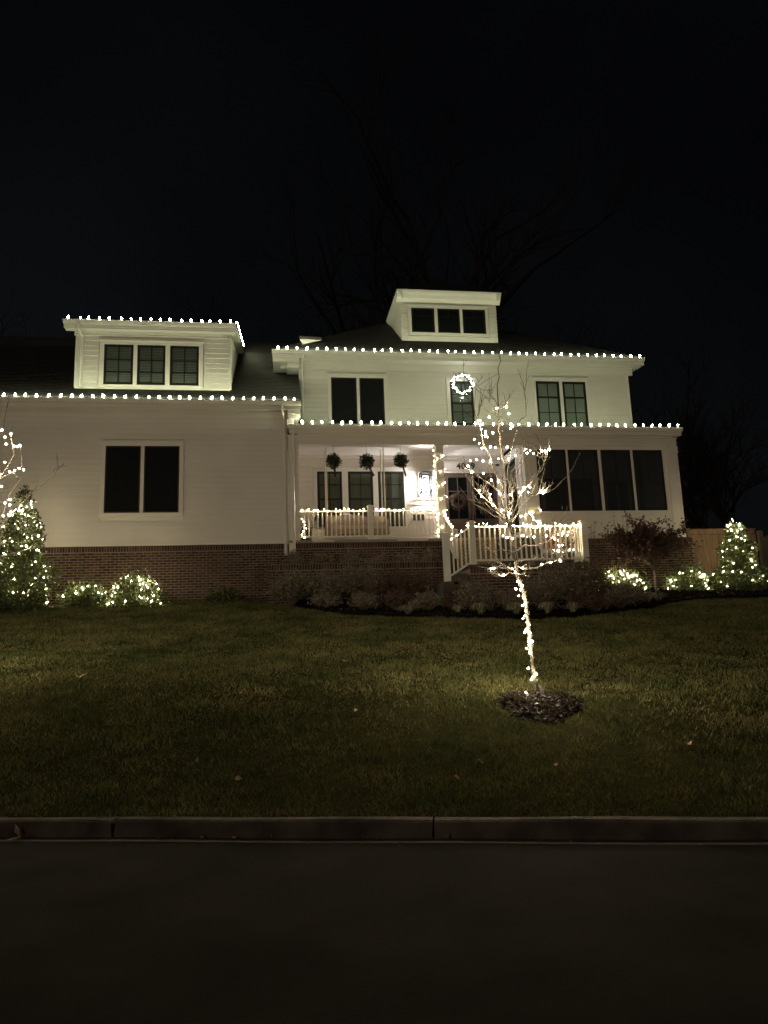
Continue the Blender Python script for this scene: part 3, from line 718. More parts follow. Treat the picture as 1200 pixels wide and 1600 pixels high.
b = MB().box(12.55, 12.68, YM - 0.06, YM, 5.1, 7.75).box(13.55, 13.68, YM - 0.06, YM, 5.1, 7.75).box(12.68, 13.55, YM - 0.058, YM, 7.62, 7.75).box(12.68, 13.55, YM - 0.058, YM, 5.1, 5.25).box(13.08, 13.14, YM - 0.05, YM, 5.25, 7.62)
obj('porch_back_window', b, M['trim'], house)
obj('dark_interior', MB().box(12.68, 13.55, YM - 0.01, YM - 0.001, 5.25, 7.62), M['dark_room'], house)
for k in range(3): obj('porch_back_window', MB().box(9.15 + k * 1.06, 9.2 + k * 1.06, YM - 0.03, YM, 5.9, 7.7).box(9.95 + k * 1.06, 10.0 + k * 1.06, YM - 0.03, YM, 5.9, 7.7).box(9.2 + k * 1.06, 9.95 + k * 1.06, YM - 0.029, YM - 0.002, 5.9, 7.7), M['black'], house)
# wall between the entry and the screened porch, with its narrow window
sp = MB(); y0, y1 = YP + 0.28, YM
sp.box(8.56, 8.66, y0, 24.72, 5.1, 8.6).box(8.56, 8.66, 25.95, y1 - 0.03, 5.1, 8.6).box(8.56, 8.66, 24.72, 25.95, 5.1, 5.45).box(8.56, 8.66, 24.72, 25.95, 8.12, 8.6)
obj('side_wall', sp, M['porch_paint'], house)
sf = MB().box(8.53, 8.58, 24.72, 24.80, 5.45, 8.12).box(8.53, 8.58, 25.87, 25.95, 5.45, 8.12).box(8.53, 8.58, 24.8, 25.87, 5.45, 5.53).box(8.53, 8.58, 24.8, 25.87, 8.04, 8.12).box(8.535, 8.575, 24.8, 25.87, 6.76, 6.82)
swn = obj('side_window', sf, M['black'], house)
obj('casing', MB().box(8.52, 8.56, 24.60, 24.718, 5.35, 8.24).box(8.52, 8.56, 25.952, 26.07, 5.35, 8.24).box(8.522, 8.56, 24.72, 25.95, 8.122, 8.24), M['trim'], swn)
obj('pane', MB().box(8.60, 8.604, 24.8, 25.87, 5.53, 8.04), M['glass'], swn)
obj('dark_interior', MB().box(8.63, 8.634, 24.8, 25.87, 5.53, 8.04), M['dark_room'], swn)
obj('security_camera', MB().tube([(8.30, YM - 0.03, 8.24), (8.32, YM - 0.12, 8.22), (8.36, YM - 0.22, 8.19)], [0.02, 0.04, 0.045], 8), M['iron'], house)

# ---- brickwork
BL, BH, JT = 0.225, 0.064, 0.019
brick_me = mesh_of(MB().box(-BL / 2, BL / 2, -0.012, 0.03, -BH / 2, BH / 2), 'brick', M['brick'])
soldier_me = mesh_of(MB().box(-BH / 2, BH / 2, -0.018, 0.03, -0.09, 0.09), 'brick_soldier', M['brick'])
def brickwork(parent, x0, x1, z0, z1, Y, budget, soldier=True, prefer=lambda x, z: 0, skip=lambda x, z: False):
    r = random.Random(int(x0 * 100) + 11)
    if soldier:
        zs = z1 - 0.092; n = int((x1 - x0) / (BH + JT)); b = MB()
        for i in range(n):
            x = x0 + (i + 0.5) * (x1 - x0) / n
            b.box(x - BH / 2, x + BH / 2, Y - 0.018 - r.uniform(0, .006), Y + 0.02, zs - 0.085, zs + 0.085)
        stuff(obj('soldier_course', b, M['brick_mass'], parent)); z1 -= 0.19
    cells = []; row = 0; z = z1 - BH / 2 - JT
    while z > z0:
        x = x0 + (0 if row % 2 == 0 else -(BL + JT) / 2)
        while x < x1:
            a, c = max(x, x0), min(x + BL, x1)
            if c - a > 0.05 and not skip((a + c) / 2, z): cells.append(((a + c) / 2, z, c - a))
            x += BL + JT
        z -= BH + JT; row += 1
    cells.sort(key=lambda c: prefer(c[0], c[1]))
    b = MB()
    for i, (x, z, l) in enumerate(cells):
        dy = r.uniform(-0.004, 0.004)
        if i < budget: inst('brick', brick_me, (x, Y + dy, z), parent, scale=(l / BL, 1, 1))
        else: b.box(x - l / 2, x + l / 2, Y - 0.012 + dy, Y + 0.02, z - BH / 2, z + BH / 2)
    if b.v: stuff(obj('bricks', b, M['brick_mass'], parent))
base_l = obj('brick_base', MB().box(-13.0, 0.44, YG - 0.01, 31.0, 1.5, 5.008), M['mortar'], house)
brickwork(base_l, -10.2, 0.44, 2.9, 5.0, YG - 0.012, 170, prefer=lambda x, z: abs(x + 3.2) * 0.22 - z * 0.3, skip=lambda x, z: False)
base_p = obj('brick_base', MB().box(0.442, 8.6, YP - 0.05, YP + 0.3, 2.0, 5.018), M['mortar'], house)
brickwork(base_p, 0.66, 5.6, 4.0, 5.012, YP - 0.052, 60, prefer=lambda x, z: -z)
base_r = obj('brick_base', MB().box(8.602, 14.52, YP - 0.07, YM, 1.5, 5.028), M['mortar'], house)
brickwork(base_r, 9.0, 14.52, 2.8, 5.02, YP - 0.072, 70, prefer=lambda x, z: -x)

# ---- porch railing
def rail_run(parent, p0, p1, h=0.92, gap=0.147, posts=(), low=0.10, bal=0.02):
    """rails and balusters between two floor points"""
    p0, p1 = Vector(p0), Vector(p1); d = p1 - p0; L = Vector((d.x, d.y, 0)).length; n = Vector((-d.y, d.x, 0)).normalized()
    def beam(z0, z1, wd):
        o = n * wd; a, b = p0, p1
        vs = [a + o + Vector((0, 0, z0)), a - o + Vector((0, 0, z0)), b - o + Vector((0, 0, z0)), b + o + Vector((0, 0, z0)), a + o + Vector((0, 0, z1)), a - o + Vector((0, 0, z1)), b - o + Vector((0, 0, z1)), b + o + Vector((0, 0, z1))]
        return MB().add(vs, [(0, 3, 2, 1), (4, 5, 6, 7), (0, 1, 5, 4), (1, 2, 6, 5), (2, 3, 7, 6), (3, 0, 4, 7)])
    obj('top_rail', beam(h - 0.05, h, 0.042), M['vinyl'], parent); obj('bottom_rail', beam(low, low + 0.055, 0.03), M['vinyl'], parent)
    k = max(1, round(L / gap))
    for i in range(1, k):
        q = p0 + d * (i / k)
        obj('baluster', MB().box(q.x - bal, q.x + bal, q.y - bal, q.y + bal, q.z + low + 0.056, q.z + h - 0.051), M['vinyl'], parent)
def post(parent, x, y, z0, z1, wd=0.065):
    b = MB().box(x - wd, x + wd, y - wd, y + wd, z0, z1)
    b.add([(x - wd - .02, y - wd - .02, z1 + .002), (x + wd + .02, y - wd - .02, z1 + .002), (x + wd + .02, y + wd + .02, z1 + .002), (x - wd - .02, y + wd + .02, z1 + .002), (x - wd - .02, y - wd - .02, z1 + .03), (x + wd + .02, y - wd - .02, z1 + .03), (x + wd + .02, y + wd + .02, z1 + .03), (x - wd - .02, y + wd + .02, z1 + .03), (x, y, z1 + .075)],
          [(3, 2, 1, 0), (0, 1, 5, 4), (1, 2, 6, 5), (2, 3, 7, 6), (3, 0, 4, 7), (4, 5, 8), (5, 6, 8), (6, 7, 8), (7, 4, 8)])
    return obj('post', b, M['vinyl'], parent)
pr1 = thing('porch_railing', (3.1, 24.1, 5.10), 'long white porch railing between the porch columns, twinkle lights on its top rail', 'railing')
rail_run(pr1, (0.81, 24.06, 5.10), (3.06, 24.06, 5.10), h=1.0)
rail_run(pr1, (3.24, 24.06, 5.10), (5.45, 24.06, 5.10), h=1.0)
post(pr1, 3.15, 24.05, 4.98, 6.22, 0.085)

# ---- front steps, landing and its railing
LZ = 3.74
landing = thing('stair_landing', (7.0, 21.0, 2.5), 'dark brick stair landing with steps, behind the lit young tree', 'stairs')
lb = obj('landing_base', MB().box(5.30, 8.90, 19.72, 22.1, 1.6, LZ - 0.06), M['mortar'], landing)
obj('landing_slab', MB().box(5.26, 8.94, 19.68, 22.1, LZ - 0.058, LZ), M['bluestone'], landing)
brickwork(lb, 5.30, 8.90, 2.2, LZ - 0.06, 19.718, 90, soldier=True, prefer=lambda x, z: -z)
nstep = 8
for i in range(nstep):
    z1 = LZ + (5.02 - LZ) * (i + 1) / nstep; y0 = 22.0 + 1.92 * i / nstep
    obj('step', MB().box(5.62, 8.66, y0 - 0.03, y0 + 0.27, z1 - 0.045, z1).box(5.64, 8.64, y0, 23.94, z1 - 0.16, z1 - 0.046), M['bluestone'], landing)
obj('cheek_wall', MB().box(5.36, 5.61, 22.1, 23.94, 2.5, 4.2).box(8.67, 8.9, 22.1, 23.94, 2.5, 4.2), M['brick_mass'], landing)
lb2 = obj('step_base', MB().box(4.52, 5.298, 19.74, 21.6, 1.8, 3.22), M['bluestone'], landing)
brickwork(lb2, 4.52, 5.30, 2.2, 3.22, 19.738, 20, soldier=False, prefer=lambda x, z: -z)
for i in range(2):
    z1 = LZ - 0.06 - 0.17 * (i + 1); x1 = 5.25 - 0.28 * i
    obj('step', MB().box(x1 - 0.30, x1, 19.72, 21.6, z1 - 0.05, z1).box(4.56 + 0.28 * (1 - i), x1 - 0.02, 19.745, 21.58, 3.225, z1 - 0.052), M['bluestone'], landing)
lr = thing('stair_railing', (7.0, 19.8, LZ), 'white railing round the stair landing with sloping left end, behind the lit young tree', 'railing')
rail_run(lr, (5.50, 19.80, LZ), (8.60, 19.80, LZ), h=1.09)
rail_run(lr, (4.75, 19.80, LZ - 0.42), (5.34, 19.80, LZ - 0.06), h=1.12, gap=0.13)
post(lr, 5.42, 19.80, LZ - 0.02, LZ + 1.18, 0.085); post(lr, 8.70, 19.80, LZ, LZ + 1.18, 0.085)
post(lr, 4.67, 19.80, 3.30, 4.60, 0.085)
rail_run(lr, (8.70, 19.9, LZ), (8.70, 22.0, LZ), h=1.09)
def stair_rail(x, label):
    t = thing('stair_handrail', (x, 22.9, 4.4), label, 'handrail', 'handrails of the porch steps')
    a, b = Vector((x, 23.86, 5.02)), Vector((x, 22.55, 4.10))
    rail_run(t, (a.x, a.y, a.z - 0.02), (b.x, b.y, b.z), h=0.94, gap=0.14, low=0.12)
    post(t, x, 22.48, 3.95, 5.12, 0.07)
    return t
stair_rail(5.62, 'sloping white handrail left of the steps, tied to the light-wrapped column by the doors')
stair_rail(8.62, 'sloping handrail right of the steps beside the screened porch corner')

# planter retaining wall left of the steps
pwall = thing('planter_wall', (2.4, 22.4, 2.6), 'low dark brick planter wall with plants above and shrubs in front, left of the stair railing', 'wall')
pb = obj('wall_core', MB().box(-0.2, 5.2, 22.4, 22.75, 1.8, 4.16), M['mortar'], pwall)
brickwork(pb, -0.2, 5.2, 2.7, 4.15, 22.398, 110, prefer=lambda x, z: -z)
obj('planter_soil', MB().box(-0.15, 5.2, 22.75, 23.94, 3.2, 4.06), M['mulch'], pwall)
# ================================================================ light strings
def bulb_mesh(name, m, r, h, seg=6):
    prof = [(0.35, -0.5), (0.85, -0.28), (1.0, 0.0), (0.75, 0.28), (0.12, 0.5)]
    return mesh_of(MB().lathe((0, 0, 0), [(a * r, b * h) for a, b in prof], seg), name, m, True)
big_me = bulb_mesh('bulb', M['bulb_big'], 0.0285, 0.090)
mini_me = bulb_mesh('mini_bulb', M['bulb_mini'], 0.0110, 0.027)
wrap_me = bulb_mesh('wrap_bulb', M['bulb_wrap'], 0.0115, 0.028)
tree_me = bulb_mesh('tree_bulb', M['bulb_tree'], 0.0118, 0.027)
bush_me = bulb_mesh('bush_bulb', M['bulb_bush'], 0.0125, 0.030)
wreath_me = bulb_mesh('wreath_bulb', M['bulb_wreath'], 0.0155, 0.036)

def eave_string(label, pts, n, r=None):
    """cone bulbs clipped upright along a gutter"""
    t = thing('light_string', pts[0], label, 'string lights', 'bulb strings along the eaves')
    seg = [(Vector(b) - Vector(a)).length for a, b in zip(pts[:-1], pts[1:])]; L = sum(seg)
    rr = random.Random(len(label)); w_ = MB(); path = []
    for i in range(n):
        d = L * (i + 0.5) / n + rr.uniform(-0.04, 0.04); k = 0
        while k < len(seg) - 1 and d > seg[k]: d -= seg[k]; k += 1
        p = Vector(pts[k]) + (Vector(pts[k + 1]) - Vector(pts[k])) * (d / seg[k])
        inst('bulb', big_me, (p.x, p.y, p.z + 0.07 + rr.uniform(-.012, .012)), t, rot=(rr.uniform(-.4, .4), rr.uniform(-.45, .45), 0), scale=(lambda s: (s, s, s))(rr.uniform(.82, 1.12)))
        path += [(p.x, p.y + 0.01, p.z + 0.015)]
    w_.tube([pts[0]] + path + [pts[-1]], 0.007, 4); obj('wire', w_, M['wire'], t)
    return t
eave_string('row of white bulbs along the garage wing eave, under the wide dormer', [(-10.2, 23.52, 9.705), (0.86, 23.52, 9.705)], 33)
eave_string('row of white bulbs along the front eave of the wide three-window dormer', [(-6.88, 24.22, 12.685), (-1.28, 24.22, 12.685)], 17)
eave_string('row of white bulbs close together on the slanting right edge of the wide dormer roof', [(-1.24, 24.30, 12.70), (-1.24, 29.8, 14.19)], 24)
eave_string('longest upper row of white bulbs, along the main roof eave under the small dormer', [(0.0, 25.82, 12.465), (14.44, 25.82, 12.465)], 41)
eave_string('row of white bulbs along the porch roof eave, over the hanging balls and screened windows', [(0.80, 23.62, 8.935), (14.40, 23.62, 8.935)], 42)

def mini_string(label, pts, group, parent_name='twinkle_lights', me=None, wire=True, m=None):
    t = thing(parent_name, pts[0], label, 'string lights', group)
    rr = random.Random(len(pts))
    for p in pts: inst('bulb', me or mini_me, p, t, rot=(rr.uniform(-1.4, 1.4), rr.uniform(-1.4, 1.4), 0))
    if wire: obj('wire', MB().tube(pts, 0.004, 3), M['wire'], t)
    return t
# along the porch rail
rr = random.Random(21)
def rail_lights(x0, x1, y, z, n, k=0.05):
    return [(x0 + (x1 - x0) * (i + rr.uniform(.15, .85)) / n, y - 0.05 + rr.uniform(-.03, .03), z + rr.uniform(-k, k * 0.7)) for i in range(n)]
mini_string('amber twinkle lights strung along the top of the long porch railing', rail_lights(0.84, 5.42, 24.02, 6.11, 27), 'twinkle lights on the railings')
mini_string('amber twinkle lights bunched along the top rail of the stair landing railing', rail_lights(5.45, 8.65, 19.77, 4.84, 30, 0.07), 'twinkle lights on the railings')
mini_string('few amber lights on the short sloping rail at the left end of the stair landing', [(4.83, 19.75, 4.47), (4.98, 19.74, 4.58), (5.12, 19.75, 4.70), (5.28, 19.74, 4.83)], 'twinkle lights on the railings')
mini_string('amber lights down the white handrail left of the porch steps', [(5.62 + rr.uniform(-.06, .06), 23.8 - 1.25 * i / 15, 5.95 - 0.92 * i / 15 + rr.uniform(-.05, .06)) for i in range(16)], 'twinkle lights on the railings', me=wrap_me)
mini_string('amber lights down the handrail right of the porch steps', [(8.60 + rr.uniform(-.06, .06), 23.8 - 1.25 * i / 13, 5.93 - 0.92 * i / 13 + rr.uniform(-.04, .06)) for i in range(14)], 'twinkle lights on the railings', me=wrap_me)
def wrap(x0, x1, z0, z1, turns, n, y0=YP - 0.085, y1=YP + 0.27):
    pts = []
    for i in range(n):
        a = 2 * math.pi * turns * i / n + 0.6; c, s = math.cos(a), math.sin(a); q = max(abs(c), abs(s))
        pts.append(((x0 + x1) / 2 + (x1 - x0) / 2 * c / q + 0.0, (y0 + y1) / 2 + (y1 - y0) / 2 * s / q, z0 + (z1 - z0) * i / n))
    return pts
mini_string('amber lights wound round the white porch column left of the double doors', wrap(5.42, 5.76, 5.2, 8.15, 6.2, 40), 'light strings wound round columns', me=wrap_me)
mini_string('amber lights wound low round the corner column right of the double doors', wrap(8.54, 9.08, 4.95, 6.2, 3.2, 22, YP - 0.09, YP + 0.3), 'light strings wound round columns', me=wrap_me)
mini_string('vertical line of tiny lights down the right end of the long porch railing', [(5.40 + rr.uniform(-.02, .02), 23.98, 5.2 + 2.95 * i / 16) for i in range(17)], 'light strings wound round columns', me=wrap_me)
mini_string('tiny lights on the left end of the porch railing beside the dark dome', [(0.86 + rr.uniform(0, .16), 24.0, 5.2 + 0.62 * i / 6) for i in range(7)], 'twinkle lights on the railings', me=wrap_me)

# ================================================================ things on the porch
# hanging evergreen balls with ribbons
def kissing_ball(x, z, label, ribbon, seed):
    r = random.Random(seed); t = thing('hanging_ball', (x, 24.1, z), label, 'evergreen ball', 'evergreen balls hanging from the porch beam')
    b = MB()
    for i in range(820):
        d = Vector((r.gauss(0, 1), r.gauss(0, 1), r.gauss(0, 1))).normalized(); q = r.uniform(0.12, 0.235) * (1 + .12 * math.sin(d.x * 5 + seed) * math.sin(d.z * 6 + seed))
        b.leaf((x + d.x * q, 24.1 + d.y * q, z + d.z * q * 1.02), r.uniform(0.05, 0.09), r, d, 0.5)
    stuff(obj('foliage', b, M['fir_ball'], t))
    obj('core', MB().lathe((x, 24.1, z), [(0.02, -.16), (0.11, -.11), (0.16, 0), (0.11, .11), (0.02, .16)], 8), M['fir_ball'], t)
    obj('cord', MB().tube([(x, 24.1, z + 0.15), (x, 24.1, 8.36)], 0.006, 4), M['wire'], t)
    if ribbon:
        dx, l = ribbon
        rb = MB(); n = 5
        for i in range(n + 1):
            f = i / n; rb.v += [(x + dx * f - 0.018, 24.02 - 0.02 * math.sin(f * 5), z - 0.15 - l * f), (x + dx * f + 0.018, 24.0 - 0.02 * math.sin(f * 5 + 1), z - 0.15 - l * f)]
        rb.f = [(2 * i, 2 * i + 1, 2 * i + 3, 2 * i + 2) for i in range(n)]
        rb2 = MB(); rb2.v = [(a + 0.03, b_ + 0.02, c + 0.03) for a, b_, c in rb.v]; rb2.f = rb.f
        obj('ribbon', MB().add(rb.v, rb.f).add(rb2.v, rb2.f), M['ribbon'], t)
kissing_ball(1.97, 7.80, 'left evergreen ball with a straight dark red ribbon, by the swing ropes', (0.03, 0.42), 1)
kissing_ball(3.10, 7.79, 'middle evergreen ball, hanging over the middle porch window', (0.20, 0.38), 2)
kissing_ball(4.27, 7.83, 'right evergreen ball with a slanting red ribbon, nearest the wall lantern', (0.13, 0.44), 3)

# wall lantern
lx, lz, ly = 5.52, 7.52, 26.12
t = thing('wall_lantern', (lx, ly, 7.05), 'black box lantern glowing white on the wall left of the double doors', 'lantern')
fr_ = MB(); hw = 0.185; z0, z1 = 7.10, 7.86
for sx in (-1, 1):
    for sy in (-1, 1): fr_.box(lx + sx * hw - 0.018, lx + sx * hw + 0.018, ly + sy * hw - 0.018, ly + sy * hw + 0.018, z0, z1)
for zz in (z0, z1 - 0.02, z1 - 0.13):
    fr_.box(lx - hw - .01, lx + hw + .01, ly - hw - .014, ly - hw + .012, zz, zz + 0.03).box(lx - hw - .01, lx + hw + .01, ly + hw - .012, ly + hw + .014, zz, zz + 0.024)
    fr_.box(lx - hw - .014, lx - hw + .012, ly - hw + .013, ly + hw - .013, zz, zz + 0.024).box(lx + hw - .012, lx + hw + .014, ly - hw + .013, ly + hw - .013, zz, zz + 0.024)
obj('frame', fr_, M['iron'], t)
obj('roof', MB().add([(lx - hw, ly - hw, z1 + .005), (lx + hw, ly - hw, z1 + .005), (lx + hw, ly + hw, z1 + .005), (lx - hw, ly + hw, z1 + .005), (lx - .04, ly - .04, z1 + .07), (lx + .04, ly - .04, z1 + .07), (lx + .04, ly + .04, z1 + .07), (lx - .04, ly + .04, z1 + .07)], [(3, 2, 1, 0), (0, 1, 5, 4), (1, 2, 6, 5), (2, 3, 7, 6), (3, 0, 4, 7), (4, 5, 6, 7)]), M['iron'], t)
obj('bracket', MB().box(lx - 0.05, lx + 0.05, YM - 0.03, YM - 0.0, 7.4, 7.75).tube([(lx, YM - 0.03, 7.66), (lx, ly + hw, 7.66)], 0.014, 5), M['iron'], t)
for sy in (-1, 1): obj('pane', MB().box(lx - hw + .012, lx + hw - .012, ly + sy * hw - .002, ly + sy * hw + .002, z0 + .03, z1 - .02), M['lantern_glass'], t)
for sx in (-1, 1): obj('pane', MB().box(lx + sx * hw - .002, lx + sx * hw + .002, ly - hw + .015, ly + hw - .015, z0 + .03, z1 - .02), M['lantern_glass'], t)
obj('candle_cluster', MB().box(lx - 0.03, lx + 0.03, ly - 0.03, ly + 0.03, z0 + 0.03, z0 + 0.12), M['iron'], t)
obj('bulb', MB().lathe((lx, ly, 7.45), [(0.02, -.20), (0.075, -.12), (0.09, 0.0), (0.075, .13), (0.02, .2)], 10), M['lamp'], t, True)

# mailbox under the lantern
mx = 5.02
t = tag(obj('mailbox', MB().prism_x([(YM - 0.17, 6.34), (YM - 0.02, 6.34), (YM - 0.02, 6.16), (YM - 0.12, 6.12)], mx - 0.0, mx + 0.46), M['pot'], None, at=(mx, YM - 0.1, 6.12)), 'dark trough-shaped wall box fixed to the siding under the lantern, above the rail', 'wall box')

# hanging day-bed swing
sx0, sx1, sy0, sy1 = 1.74, 3.90, 24.75, 25.55
t = thing('porch_swing', (2.8, 25.1, 5.35), 'tan hanging day-bed swing on white ropes, behind the long porch railing', 'porch swing')
b = MB().box(sx0, sx1, sy0, sy0 + 0.06, 5.42, 5.60).box(sx0, sx1, sy1 - 0.06, sy1, 5.42, 6.05).box(sx0, sx0 + 0.07, sy0 + .06, sy1 - .06, 5.42, 5.95).box(sx1 - 0.07, sx1, sy0 + .06, sy1 - .06, 5.42, 5.95).box(sx0 + .07, sx1 - .07, sy0 + .06, sy1 - .06, 5.42, 5.46)
obj('frame', b, M['swing_wood'], t)
for i in range(12):
    x = sx0 + 0.12 + (sx1 - sx0 - 0.24) * i / 11; obj('slat', MB().box(x - 0.05, x + 0.05, sy0 - 0.012, sy0 - 0.001, 5.34, 5.43), M['swing_wood'], t)
obj('mattress', MB().box(sx0 + .09, sx1 - .09, sy0 + .03, sy1 - .08, 5.601, 5.73), M['cushion'], t)
for x, y in ((sx0 + .04, sy0 + .05), (sx0 + .04, sy1 - .05), (sx1 - .12, sy0 + .05), (sx1 - .12, sy1 - .05)):
    obj('rope', MB().tube([(x, y, 5.5), (x, (y + sy0) / 2 + 0.05 if y < 25 else y, 8.6)], 0.022, 6), M['rope'], t)
def pillow(x, y, z, wd, hh, m, label, rz=0.0, tilt=-0.25):
    b = MB(); n = 8
    for s in (-1, 1):
        for i in range(n + 1):
            for j in range(n + 1):
                u, v = i / n * 2 - 1, j / n * 2 - 1
                th = 0.09 * ((1 - u ** 4) * (1 - v ** 4)) ** 0.6
                e = 1 - 0.08 * (u * v) ** 2 - 0.05 * (1 - abs(u * v))
                b.v.append((u * wd / 2 * e, s * th, v * hh / 2 * e))
    q = (n + 1) ** 2
    for s in range(2):
        for i in range(n):
            for j in range(n): a = s * q + i * (n + 1) + j; b.f.append((a, a + 1, a + n + 2, a + n + 1) if s else (a, a + n + 1, a + n + 2, a + 1))
    me = mesh_of(b, 'pillow', M[m], True)
    o = bpy.data.objects.new('pillow', me); S.collection.objects.link(o); o.location = (x, y, z + hh / 2 - 0.02); o.rotation_euler = (tilt, rz, 0)
    return tag(o, label, 'pillow', 'pillows on the porch swing')
pillow(2.02, 25.20, 5.73, 0.50, 0.46, 'cushion', 'plain cream pillow at the left end of the swing', 0.05)
pillow(2.48, 25.22, 5.73, 0.50, 0.48, 'floral', 'floral pillow beside the left cream pillow on the swing', -0.1)
pillow(2.90, 25.20, 5.73, 0.48, 0.46, 'floral', 'floral pillow in the middle of the swing', 0.12)
pillow(3.32, 25.20, 5.73, 0.50, 0.42, 'floral', 'floral pillow right of the rail post, leaning on the swing', -0.15)
pillow(3.65, 25.15, 5.73, 0.44, 0.40, 'cushion', 'plain cream pillow at the right end of the swing', 0.08)
# flower garland hanging off the swing's left end
# white planter box with a small grey cone shrub
t = thing('planter_box', (1.42, 24.6, 5.1), 'white square planter with a small grey cone shrub, left of the swing', 'planter')
obj('box', MB().box(1.22, 1.66, 24.4, 24.84, 5.11, 5.52).box(1.20, 1.68, 24.38, 24.86, 5.521, 5.55), M['white_box'], t)
b = MB(); r = random.Random(4)
for i in range(420):
    h = r.random() ** 1.3; q = 0.19 * (1 - h) + 0.02; a = r.uniform(0, 6.28)
    b.leaf((1.44 + q * math.cos(a), 24.62 + q * math.sin(a), 5.55 + h * 0.52), r.uniform(.04, .07), r, (math.cos(a), math.sin(a), .6))
stuff(obj('foliage', b, M['grey_leaf'], t))
# dark dome lantern
t = thing('dome_lantern', (1.02, 24.5, 5.1), 'dark arched dome standing at the far left behind the porch railing', 'garden lantern')
obj('shell', MB().lathe((1.02, 24.5, 5.1), [(0.17, 0.01), (0.18, 0.12), (0.18, 0.36), (0.15, 0.48), (0.08, 0.55), (0.015, 0.57)], 14), M['pot'], t, True)
obj('ring', MB().tube([(1.02 + 0.05 * math.cos(a * .785), 24.5, 5.71 + 0.05 * math.sin(a * .785)) for a in range(9)], 0.01, 5), M['iron'], t)

# wreaths
def wreath(x, y, z, r0, label, name='wreath', n=620, lights=0, m='wreath_green', group=None, fat=0.09):
    r = random.Random(int(x * 100)); t = thing(name, (x, y, z), label, 'wreath', group)
    b = MB()
    for i in range(n):
        a = r.uniform(0, 6.283); q = r.gauss(0, 1); d = Vector((r.gauss(0, 1), -abs(r.gauss(0, .8)), r.gauss(0, 1))).normalized()
        c = Vector((x + r0 * math.cos(a), y, z + r0 * math.sin(a))); p = c + d * fat * r.uniform(0.2, 0.8)
        b.leaf(p, r.uniform(0.05, 0.10), r, d + Vector((-math.sin(a), 0, math.cos(a))) * 0.8, 0.35)
    stuff(obj('foliage', b, M[m], t))
    obj('ring', MB().tube([(x + r0 * math.cos(k * math.pi / 10), y, z + r0 * math.sin(k * math.pi / 10)) for k in range(21)], 0.03, 5, cap=False), M['twig'], t)
    return t
wt = wreath(7.14, 26.26, 11.38, 0.38, 'glowing round wreath of white lights over the narrow upper window', n=520, fat=0.085)
r = random.Random(9)
for i in range(52):
    a = 2 * math.pi * i / 52 + r.uniform(-.06, .06); q = 0.38 + r.uniform(-.07, .06)
    inst('bulb', wreath_me, (7.14 + q * math.cos(a), 26.26 - 0.10 + r.uniform(-.03, .03), 11.38 + q * math.sin(a)), wt, rot=(r.uniform(-1, 1), r.uniform(-1, 1), 0))
inst('bulb', wreath_me, (7.12, 26.2, 10.84), wt)
wreath(6.74, YM - 0.15, 6.84, 0.24, 'dark leafy wreath on the left front door', n=520, m='dry_leaf', fat=0.16)
wreath(7.80, YM - 0.15, 6.66, 0.24, 'dark leafy wreath on the right front door', n=480, m='shrub_leaf', fat=0.15)

# lattice gate on the landing
t = thing('lattice_panel', (5.78, 20.5, LZ), 'tan wooden lattice gate standing behind the left part of the stair railing', 'lattice gate')
lx0, lx1, ly, z0, z1 = 5.22, 6.26, 20.5, LZ + 0.005, 4.60
obj('frame', MB().box(lx0, lx1, ly - .02, ly + .02, z1 - .05, z1).box(lx0, lx1, ly - .02, ly + .02, z0, z0 + .05).box(lx0, lx0 + .04, ly - .019, ly + .019, z0 + .05, z1 - .05).box(lx1 - .04, lx1, ly - .019, ly + .019, z0 + .05, z1 - .05), M['lattice'], t)
def lath(x, sg):
    H = z1 - z0 - .1; a, c = x, x + sg * H; f0, f1 = 0.0, 1.0
    lo, hi = lx0 + .04, lx1 - .04
    ts = [f for f in (0, 1)]
    tlo, thi = sorted(((lo - a) / (c - a), (hi - a) / (c - a))); f0, f1 = max(0, tlo), min(1, thi)
    if f1 - f0 < 0.04: return
    p = Vector((a + (c - a) * f0, ly + sg * .006, z0 + .05 + H * f0)); q = Vector((a + (c - a) * f1, ly + sg * .006, z0 + .05 + H * f1))
    obj('lath', MB().tube([p, q], 0.012, 4), M['lattice'], t)
x = lx0 - 0.9
while x < lx1 + 0.9:
    lath(x, 1); lath(x, -1); x += 0.10

